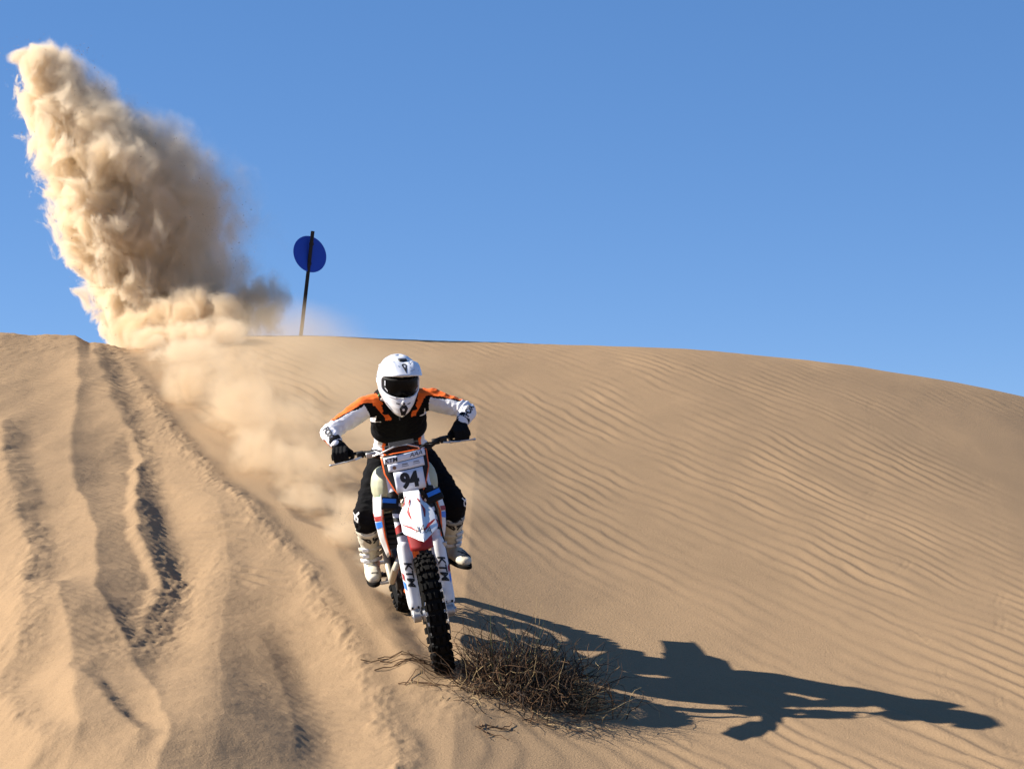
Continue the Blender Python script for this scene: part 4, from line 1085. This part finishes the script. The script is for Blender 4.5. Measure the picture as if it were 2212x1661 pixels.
# goggles
def gog(u, v, out=0.0):
    b = u * RAD(60); top = .050 - .004 * u * u; bot = -.046 + .026 * max(0, abs(u) - .55) / .45 + .014 * math.exp(-(u / .14) ** 2)
    z = bot + (top - bot) * v; bul = .010 * math.sin(math.pi * min(1, max(0, v)))
    return Vector(((.117 + out) * math.sin(b), -(.128 + out + bul) * math.cos(b) - .006, z))
mb = MB(); mb.grid(lambda u, v: gog(2 * u - 1, v), 28, 10); gg = hpart(mb, "goggles", BLACK, solid=.012)
mb = MB(); mb.grid(lambda u, v: gog((2 * u - 1) * .88, .10 + .80 * v, .008), 28, 8); mb.build("lens", LENS, gg, xf=HM)
for sx in (-1, 1):
    mb = MB(); mb.grid(lambda u, v: gog(sx * (.84 + .05 * u), .42 + .40 * v, .011), 2, 3); mb.build("strap_mark", PLATE, gg, xf=HM)
    mb = MB(); mb.grid(lambda u, v: gog(sx * (.70 + .16 * u), .10 + .10 * v + .12 * u, .011), 3, 2); mb.build("outrigger", PLATE, gg, xf=HM)
# visor
def vis(u, v, up=0.0):
    s = 2 * u - 1; b = s * RAD(78)
    base = Vector((.1245 * math.sin(b), -.062 * math.cos(b) + .012, .092 + .056 * math.cos(b) - .010))
    tip = Vector((.112 * math.sin(s * 1.15) / math.sin(1.15), -.225 + .085 * abs(s) ** 2.4, .100 - .028 * s * s))
    p = base.lerp(tip, v); p.z += .022 * math.sin(math.pi * v) * (1 - .6 * s * s)
    p.z += .006 * math.exp(-((abs(s) - .42) / .10) ** 2) * math.sin(math.pi * min(1, v * 1.1)) - .007 * math.exp(-(s / .16) ** 2) * math.sin(math.pi * v)
    return p + Vector((0, -.3, 1)) * up
mb = MB(); mb.grid(lambda u, v: vis(u, v), 44, 18); vz = hpart(mb, "visor", SHELL, solid=.004)
def vpatch(uv, name, mat, up=.0032):
    mb = MB(); mb.add([vis(u, v, up) for u, v in uv], [tuple(range(len(uv)))]); mb.build(name, mat, vz, xf=HM, fixn=False, smooth=False)
vpatch([(.452, .56), (.472, .46), (.505, .42), (.538, .46), (.556, .56), (.535, .74), (.505, .94), (.475, .74)], "teardrop_emblem", INK)
vpatch([(.485, .55), (.525, .55), (.505, .70)], "teardrop_highlight", PLATE, .0045)
for q in ([(.30, .30), (.34, .34), (.40, .62), (.38, .66)], [(.20, .45), (.22, .48), (.25, .72), (.23, .70)], [(.12, .55), (.14, .55), (.16, .82), (.14, .80)],
          [(.70, .30), (.67, .34), (.60, .70), (.62, .72)], [(.86, .5), (.84, .5), (.80, .8), (.82, .8)]): vpatch(q, "vent_slot", GREYBLUE)
vpatch([(.57, .10), (.66, .05), (.72, .30), (.60, .45)], "grey_panel", GREYBLUE); vpatch([(.62, .50), (.70, .36), (.76, .55), (.70, .80), (.60, .86)], "grey_panel", GREYBLUE)
# shell details
def spatch(ah, name, mat, push=.003):
    mb = MB(); mb.add([shell(RAD(a), h, push) for a, h in ah], [tuple(range(len(ah)))]); hpart(mb, name, mat, fixn=False, smooth=False)
mb = MB(); mb.grid(lambda u, v: vis(.45 + .14 * u, .02 + .24 * v, .004), 5, 5); hpart(mb, "camera_mount", BLACK, solid=.012)
for a0 in (-52, 40): spatch([(a0, .80), (a0 + 10, .82), (a0 + 8, .74), (a0 - 2, .73)], "vent_slot", GREYBLUE)
spatch([(24, .90), (50, .86), (44, .80), (26, .83)], "grey_panel", GREYBLUE)
# mouth vent in the chin bar
mb = MB(); vn = [shell(RAD(a), h, .004) for a, h in ((-15, -.62), (-8, -.52), (8, -.52), (15, -.62), (9, -.86), (-9, -.86))]
mb.add(vn, [tuple(range(6))]); mv = hpart(mb, "mouth_vent", DARKMETAL, fixn=False, solid=.008)
mb = MB(); mb.tube([vn[i % 6] for i in range(7)], .0045, 8); mb.build("vent_rim", BLACK, mv, xf=HM)
mb = MB(); mb.ball(shell(0, -.44, .001), (.014, .010, .016)); hpart(mb, "chin_boss", SHELL)
mb = MB(); mb.ball(shell(0, -.45, .008), (.007, .006, .009)); hpart(mb, "boss_dot", INK)
for s_ in (-1, 1):
    spatch([(s_ * 14, -.47), (s_ * 25, -.455), (s_ * 25, -.49), (s_ * 14, -.50)], "chin_slot", INK)
    spatch([(s_ * 62, -.62), (s_ * 48, -.86), (s_ * 44, -.82), (s_ * 57, -.60)], "cheek_slot", GREYBLUE)
    spatch([(s_ * 70, .46), (s_ * 34, .475), (s_ * 34, .455), (s_ * 70, .435)], "brow_line", GREYBLUE)
    mb = MB(); mb.grid(lambda u, v: shell(s_ * RAD(64 + 80 * u), -.05 + .16 * v, .004), 10, 3); hpart(mb, "goggle_strap", BLACK if s_ > 0 else PLATE)
mb = MB(); mb.tube([shell(RAD(-50), -.97), Vector((-.02, -.06, -.175)), Vector((.02, -.06, -.175)), shell(RAD(50), -.97)], .006, 8); mb.tube([Vector((.0, -.075, -.172)), Vector((.004, -.085, -.205))], .004, 6); hpart(mb, "chin_strap", BLACK)

# ================================================================ course marker on the crest
def marker():
    y = 26.45; x = -.0873 * y
    z0 = ground_z(x, y)
    root = bpy.data.objects.new("marker_sign", None); link(root); root.location = (x, y, z0)
    tag(root, "round blue course marker disc on a leaning dark post on the dune crest", "sign")
    lean = Vector((.118, 0.02, 1.13))
    DISC = paint("sign_blue", (0.004, 0.055, 0.45), .45, .03); POST = paint("post_dark", (.02, .018, .018), .6, .1, metal=.4)
    mb = MB(); mb.tube([Vector((-.03, -.0051, -.287)), lean * .5, lean * 1.02], .0205, 14); mb.build("post", POST, root)
    mb = MB(); c = lean * .80 + Vector((-.005, .03, 0)); nrm = Vector((.56, -.80, .16)).normalized(); ux = Vector((0, 0, 1)).cross(nrm).normalized(); uy = nrm.cross(ux); n = 48
    R = .208
    f = [c + (ux * math.cos(2 * math.pi * k / n) + uy * math.sin(2 * math.pi * k / n)) * R for k in range(n)]
    mb.prism(f, [p - nrm * .004 for p in f]); mb.build("disc", DISC, root, smooth=False)
    for k in (-.11, .11):
        mb = MB(); mb.box(lean * .80 + lean.normalized() * k + Vector((0, .012, 0)), (.05, .03, .025)); mb.build("clip", POST, root)
marker()

# ================================================================ dry shrub beside the front wheel
rng = random.Random(5)
TWIG = paint("dry_twig", (.11, .055, .022), .9, .15); STRAW = paint("straw_blade", (.40, .29, .14), .85, .1); GREENST = paint("green_stem", (.10, .12, .035), .8, .05); DARKTW = paint("dark_twig", (.022, .012, .006), .9, .05)
def stem(mb, p, d, L, r, curl, droop, n=6, sides=4):
    pts = [Vector(p)]; d = Vector(d).normalized()
    for i in range(n):
        d = (d + Vector((rng.gauss(0, curl), rng.gauss(0, curl), rng.gauss(0, curl) - droop))).normalized()
        pts.append(pts[-1] + d * L / n)
    mb.tube(pts, [r * (1 - .75 * i / n) for i in range(n + 1)], sides, caps=False)
    return pts
def shrub():
    x0, y0 = .08, 13.72
    root = bpy.data.objects.new("dry_shrub", None); link(root); root.location = (x0, y0, ground_z(x0, y0))
    tag(root, "tangled dry brown shrub with straw blades beside the front wheel", "shrub")
    sl = SLOPE
    parts = dict(twig=MB(), dark=MB(), straw=MB(), green=MB())
    def base(sxx, syy):
        a = rng.gauss(0, sxx); b = rng.gauss(0, syy); 
        return Vector((a, b, ground_z(x0 + a, y0 + b) - root.location.z - .01))
    for k in range(1300):
        b = base(.165, .16); b.x = max(b.x, -.33); out = Vector((b.x * 1.6 + rng.gauss(.0, .7), b.y * 1.2 + rng.gauss(0, .6), rng.uniform(.15, 1.1)))
        stem(parts['dark' if rng.random() < .55 else 'twig'], b, out, rng.uniform(.18, .50), rng.uniform(.0020, .0042), .40, .06, 8)
    for k in range(260):
        b = base(.19, .15); out = Vector((rng.gauss(.35, .8), rng.gauss(-.1, .5), rng.uniform(.1, .8)))
        stem(parts['straw'], b, out, rng.uniform(.16, .42), rng.uniform(.0018, .0032), .34, .10)
    for k in range(70):                                              # pale blades combed to the lee side
        b = Vector((rng.uniform(.10, .30), rng.gauss(-.05, .1), 0)); b.z = ground_z(x0 + b.x, y0 + b.y) - root.location.z
        stem(parts['straw'], b, Vector((1, rng.gauss(-.15, .2), rng.uniform(.1, .55))), rng.uniform(.14, .30), .0026, .10, .10)
    for k in range(14):
        b = base(.13, .1); stem(parts['green'], b, Vector((rng.gauss(0, .25), rng.gauss(0, .2), 1)), rng.uniform(.15, .34), .0022, .10, .0)
    for k in range(9):                                               # tall single stalks
        b = base(.10, .1); stem(parts['green' if k % 2 else 'straw'], b, Vector((rng.gauss(.05, .32), rng.gauss(0, .2), 1)), rng.uniform(.34, .52), .0019, .05, .0, 8)
    for k in range(60):                                              # dead stems lying on the sand down-slope
        b = Vector((rng.uniform(-.05, .42), rng.uniform(-.55, -.1), 0)); b.z = ground_z(x0 + b.x, y0 + b.y) - root.location.z + .01
        stem(parts['twig' if k % 3 else 'straw'], b, Vector((rng.gauss(.4, .6), rng.gauss(-.3, .4), -.02)), rng.uniform(.1, .25), .002, .15, .02)
    for nm, m in (('twig', TWIG), ('dark', DARKTW), ('straw', STRAW), ('green', GREENST)):
        o = parts[nm].build({'twig': 'twig_tangle', 'dark': 'woody_tangle', 'straw': 'straw_tuft', 'green': 'green_shoot_tuft'}[nm], m, root, fixn=False); o["kind"] = "stuff"
shrub()
def fallen(x, y, ang, n, L, label):
    root_z = ground_z(x, y); mb = MB()
    for k in range(n):
        a = ang + rng.gauss(0, .5); ox, oy = rng.gauss(0, L * .22), rng.gauss(0, L * .22)
        pts = []; px, py = ox, oy
        for i in range(6):
            pts.append(Vector((px, py, ground_z(x + px, y + py) - root_z + .004 + .012 * math.sin(i * 1.3 + k) ** 2)))
            a += rng.gauss(0, .25); st = L / 6 * rng.uniform(.6, 1.2); px += math.cos(a) * st; py += math.sin(a) * st
        mb.tube(pts, [.0035 * (1 - .12 * i) for i in range(6)], 5)
    o = mb.build("fallen_twig", TWIG, None, fixn=False); o.location = (x, y, root_z); tag(o, label, "twig")
fallen(-.72, 14.02, .1, 9, .36, "sprig of dry brown twigs lying on bare sand across the tyre from the shrub")
fallen(-.60, 13.62, .2, 4, .30, "thin twigs half buried in sand downhill of the front tyre")
fallen(-.16, 12.95, .3, 7, .22, "small dry root tuft in the ripples below the tyre's shadow")

# ================================================================ thrown sand and dust
def vnodes(t):
    """small expression helpers on a node tree"""
    def val(x):
        if isinstance(x, (int, float)):
            n = t.nodes.new("ShaderNodeValue"); n.outputs[0].default_value = x; return n.outputs[0]
        return x
    def op(o, a, b=0.0, c=0.0, clamp=False):
        n = t.nodes.new("ShaderNodeMath"); n.operation = o; n.use_clamp = clamp
        for i, x in enumerate((a, b, c)):
            if isinstance(x, (int, float)): n.inputs[i].default_value = x
            else: t.links.new(x, n.inputs[i])
        return n.outputs[0]
    return op
def dust_tree(name, color, aniso=0.1):
    m = bpy.data.materials.new(name); m.use_nodes = True; t = m.node_tree; t.nodes.clear()
    out = t.nodes.new("ShaderNodeOutputMaterial"); v = t.nodes.new("ShaderNodeVolumePrincipled")
    v.inputs["Color"].default_value = (*color, 1); v.inputs["Anisotropy"].default_value = aniso
    t.links.new(v.outputs[0], out.inputs["Volume"])
    return m, t, v
def flow_noise(t, scale, detail, stretch=0.62, rough=0.62, dist=0.7, rot=-30):
    g = t.nodes.new("ShaderNodeNewGeometry"); mp = t.nodes.new("ShaderNodeMapping")
    mp.inputs["Rotation"].default_value = (0, RAD(rot), 0); mp.inputs["Scale"].default_value = (1.0, 1.0, stretch)
    t.links.new(g.outputs["Position"], mp.inputs["Vector"])
    n = noise(t, scale, detail, rough, vec=mp.outputs[0]); n.inputs["Distortion"].default_value = dist
    return n.outputs["Fac"], g
DC = (0.965, 0.85, 0.675)
DC2 = (0.86, 0.70, 0.49)
PL_L = [(-5.48, 7.36), (-5.28, 6.81), (-5.12, 6.20), (-4.95, 5.75), (-4.78, 5.24), (-4.58, 4.89), (-4.46, 4.59), (-4.25, 4.10)]
PL_R = [(-4.45, 7.40), (-4.20, 6.95), (-3.78, 6.66), (-3.25, 6.45), (-2.85, 6.05), (-2.62, 5.65), (-2.60, 5.09), (-2.55, 4.69), (-2.50, 4.05)]
PY = 27.3; PK = PY / 26.0
PL_L = [(x * PK, 1.6 + (z - 1.6) * PK) for x, z in PL_L]; PL_R = [(x * PK, 1.6 + (z - 1.6) * PK) for x, z in PL_R]
def edge(P, z):
    P = sorted((b, a) for a, b in P); return float(np.interp(z, [p[0] for p in P], [p[1] for p in P]))
rg = random.Random(12)

# ---- the tall plume: its outline is a field, broken up by turbulence
Z0, Z1 = 3.9, 8.1
def plume_material():
    m, t, v = dust_tree("thrown_sand", DC); op = vnodes(t)
    n, g = flow_noise(t, 2.9, 9.0, .80, .69, .5)
    sep = t.nodes.new("ShaderNodeSeparateXYZ"); t.links.new(g.outputs["Position"], sep.inputs[0])
    X, Y, Z = sep.outputs
    tz = op('DIVIDE', op('SUBTRACT', Z, Z0), Z1 - Z0, clamp=True)
    def curve(fn):
        c = t.nodes.new("ShaderNodeFloatCurve"); cm = c.mapping.curves[0]
        N = 9
        pts = [(i / N, fn(Z0 + (Z1 - Z0) * i / N)) for i in range(N + 1)]
        while len(cm.points) < len(pts): cm.points.new(.5, .5)
        for p, (a, b) in zip(cm.points, pts): p.location = (a, min(1, max(0, b)))
        c.mapping.update(); t.links.new(tz, c.inputs["Value"]); return c.outputs[0]
    cx = op('SUBTRACT', op('MULTIPLY', curve(lambda z: ((edge(PL_L, z) + edge(PL_R, z)) / 2 + 6.0) / 4.0), 4.0), 6.0)
    hw = op('MULTIPLY', curve(lambda z: (edge(PL_R, z) - edge(PL_L, z)) / 2 * (1.0 if z < 7.5 else max(.35, 1 - (z - 7.5) / .6)) / 1.5), 1.5)
    s = op('DIVIDE', op('SUBTRACT', X, cx), hw)
    q = op('DIVIDE', op('SUBTRACT', Y, PY), op('MULTIPLY', hw, .80))
    e = op('SUBTRACT', 1.0, op('ADD', op('MULTIPLY', s, s), op('MULTIPLY', q, q)))
    f = op('ADD', op('MULTIPLY', e, .85), op('MULTIPLY', op('SUBTRACT', n, .5), 3.2))
    f = op('ADD', f, .06)
    f = op('SUBTRACT', f, op('MULTIPLY', op('MAXIMUM', op('SUBTRACT', Z, 7.50), 0.0), 3.6))
    side = op('MULTIPLY_ADD', s, .5, .5, clamp=True)
    wid = op('MULTIPLY_ADD', op('POWER', side, 2.0), 2.4, .16)
    d = op('DIVIDE', f, wid, clamp=True)
    d = op('MULTIPLY', d, d)
    t.links.new(op('MULTIPLY', d, 13.0), v.inputs["Density"])
    return m
hull = MB()
zs = np.linspace(3.95, 8.10, 17)
hull.tube([((edge(PL_L, z) + edge(PL_R, z)) / 2, PY, z) for z in zs], [((edge(PL_R, z) - edge(PL_L, z)) * .66 + .12, (edge(PL_R, z) - edge(PL_L, z)) * .5 + .10) for z in zs], 28)
me = remesh(hull, .08, 6, "dust_plume"); c = coords(me); nn = vnormals(me)
setco(me, c + nn * (.06 * perlin3(c[:, 0] * 2.2, c[:, 1] * 2.2, c[:, 2] * 2.2, 3))[:, None])
me.materials.append(plume_material())
o = bpy.data.objects.new("dust_plume", me); link(o); tag(o, "tall plume of thrown sand rising off the dune crest", "dust", kind="stuff")

# ---- puffs: ellipsoids of dust that fade to nothing at their rim
_puffs = {}
def puff_material(dens, color, scale, erode, hard):
    key = (dens, color, scale, erode, hard)
    if key in _puffs: return _puffs[key]
    m, t, v = dust_tree("dust_puff", color); op = vnodes(t)
    n, g = flow_noise(t, scale, 6.0, .8, rot=20)
    tc = t.nodes.new("ShaderNodeTexCoord"); vm = t.nodes.new("ShaderNodeVectorMath"); vm.operation = 'DOT_PRODUCT'
    t.links.new(tc.outputs["Object"], vm.inputs[0]); t.links.new(tc.outputs["Object"], vm.inputs[1])
    e = op('SUBTRACT', 1.0, vm.outputs["Value"])
    f = op('ADD', op('MULTIPLY', e, 1.0), op('MULTIPLY', op('SUBTRACT', n, .5), erode))
    f = op('SUBTRACT', f, .30)
    d = op('DIVIDE', f, hard, clamp=True)
    d = op('MULTIPLY', d, op('MULTIPLY', e, 1.0, clamp=True))
    t.links.new(op('MULTIPLY', d, dens), v.inputs["Density"])
    _puffs[key] = m; return m
def puff_mesh():
    if "mesh" not in _puffs:
        mb = MB(); mb.ball((0, 0, 0), 1.0, 24, 14); _puffs["mesh"] = mb
    return _puffs["mesh"]
def puff(root, x, y, dz, sx, sy, sz, rz, dens, color=DC2, scale=4.2, erode=4.4, hard=.7, tilt=13):
    o = puff_mesh().build("puff", puff_material(dens, color, scale, erode, hard), root)
    o.location = (x, y, ground_z(x, y) + dz); o.scale = (sx, sy, sz); o.rotation_euler = (RAD(tilt), 0, RAD(rz)); return o
def dust_root(name, label):
    r = bpy.data.objects.new(name, None); link(r); tag(r, label, "dust", kind="stuff"); return r
base = dust_root("dust_burst", "churned sand bursting low off the crest at the foot of the plume")
for (x, y, dz, sx, sy, sz, d) in ((-3.95, 26.6, .14, .55, .5, .36, 16), (-3.35, 26.4, .18, .60, .5, .42, 16), (-2.95, 26.5, .20, .50, .4, .40, 9), (-3.6, 25.5, .05, .55, .55, .20, 12), (-3.1, 25.4, .06, .50, .5, .22, 9), (-3.3, 24.6, .03, .45, .5, .15, 8), (-2.72, 26.7, .40, .34, .3, .36, 7)):
    puff(base, x, y, dz, sx * 1.1, sy, sz * 1.1, 0, d, (.93, .79, .59), 4.6, 4.6, .5)
for (x, z, sx, sz) in ((-5.56, 7.58, .24, .12), (-5.36, 7.60, .34, .20)):
    o = puff(base, x, PY, 0, sx, .16, sz, 0, 16, DC, 5.0, 4.0, .4); o.location.z = z
tr = dust_root("dust_trail", "low dust cloud trailing along the rut behind the rear wheel")
for (x, y, dz, sx, sy, sz, d) in ((-3.05, 23.6, .12, .55, .9, .34, 2.0), (-2.95, 22.2, .12, .34, .6, .30, 5.0), (-2.45, 22.0, .18, .60, .9, .40, 2.2), (-2.35, 20.9, .16, .42, .8, .36, 3.6), (-1.95, 20.2, .18, .60, 1.0, .40, 2.0), (-1.95, 19.3, .12, .36, .6, .30, 4.0),
        (-1.55, 18.7, .14, .45, .7, .32, 2.6), (-1.55, 18.0, .08, .26, .45, .20, 5.0), (-1.20, 17.5, .09, .32, .5, .24, 3.4), (-1.15, 16.9, .05, .20, .35, .14, 7.0), (-.90, 16.3, .05, .20, .35, .15, 6.0), (-.80, 15.75, .03, .13, .25, .10, 9.0)):
    puff(tr, x, y, dz, sx, sy, sz, 16, d)
se = dust_root("settling_dust", "faint settling dust hanging above the rippled sand beside the track")
for (x, y, dz, sx, sy, sz, d) in ((-2.3, 24.2, .22, 1.1, 1.6, .5, .55), (-1.6, 22.0, .22, 1.1, 1.8, .5, .50), (-1.1, 19.8, .2, .9, 1.5, .45, .50), (-.5, 18.0, .15, .6, 1.0, .35, .40), (-1.2, 23.6, .10, 1.2, 1.2, .3, .25)):
    puff(se, x, y, dz, sx, sy, sz, 12, d, DC2, 1.4, 1.8, .8)
# single grains still in the air
mb = MB()
def grain(p, s):
    d = [Vector((rg.gauss(0, 1), rg.gauss(0, 1), rg.gauss(0, 1))).normalized() * s for _ in range(4)]
    mb.add([p + q for q in d], [(0, 1, 2), (0, 3, 1), (0, 2, 3), (1, 3, 2)])
for k in range(5200):
    z = 4.2 + 3.5 * rg.random() ** 1.2; l, r = edge(PL_L, z), edge(PL_R, z); w = r - l
    x = l + w * (rg.random() * .9) + rg.gauss(0, .04); y = PY + rg.gauss(0, .2) * w
    grain(Vector((x, y, z + rg.gauss(0, .06))), rg.uniform(.003, .009))
for k in range(700):
    t = rg.random() ** .6; x = -2.4 + 1.75 * t + rg.gauss(.05, .12); y = 21.0 - 5.4 * t + rg.gauss(0, .1)
    grain(Vector((x, y, ground_z(x, y) + abs(rg.gauss(0, .12)))), rg.uniform(.002, .006))
gm = paint("sand_grain", (SAND[0], SAND[1], SAND[2]), .9, 0)
go = mb.build("flying_sand", gm, None, smooth=False, fixn=False); tag(go, "loose sand grains flying around the plume and behind the rear wheel", "sand", kind="stuff")
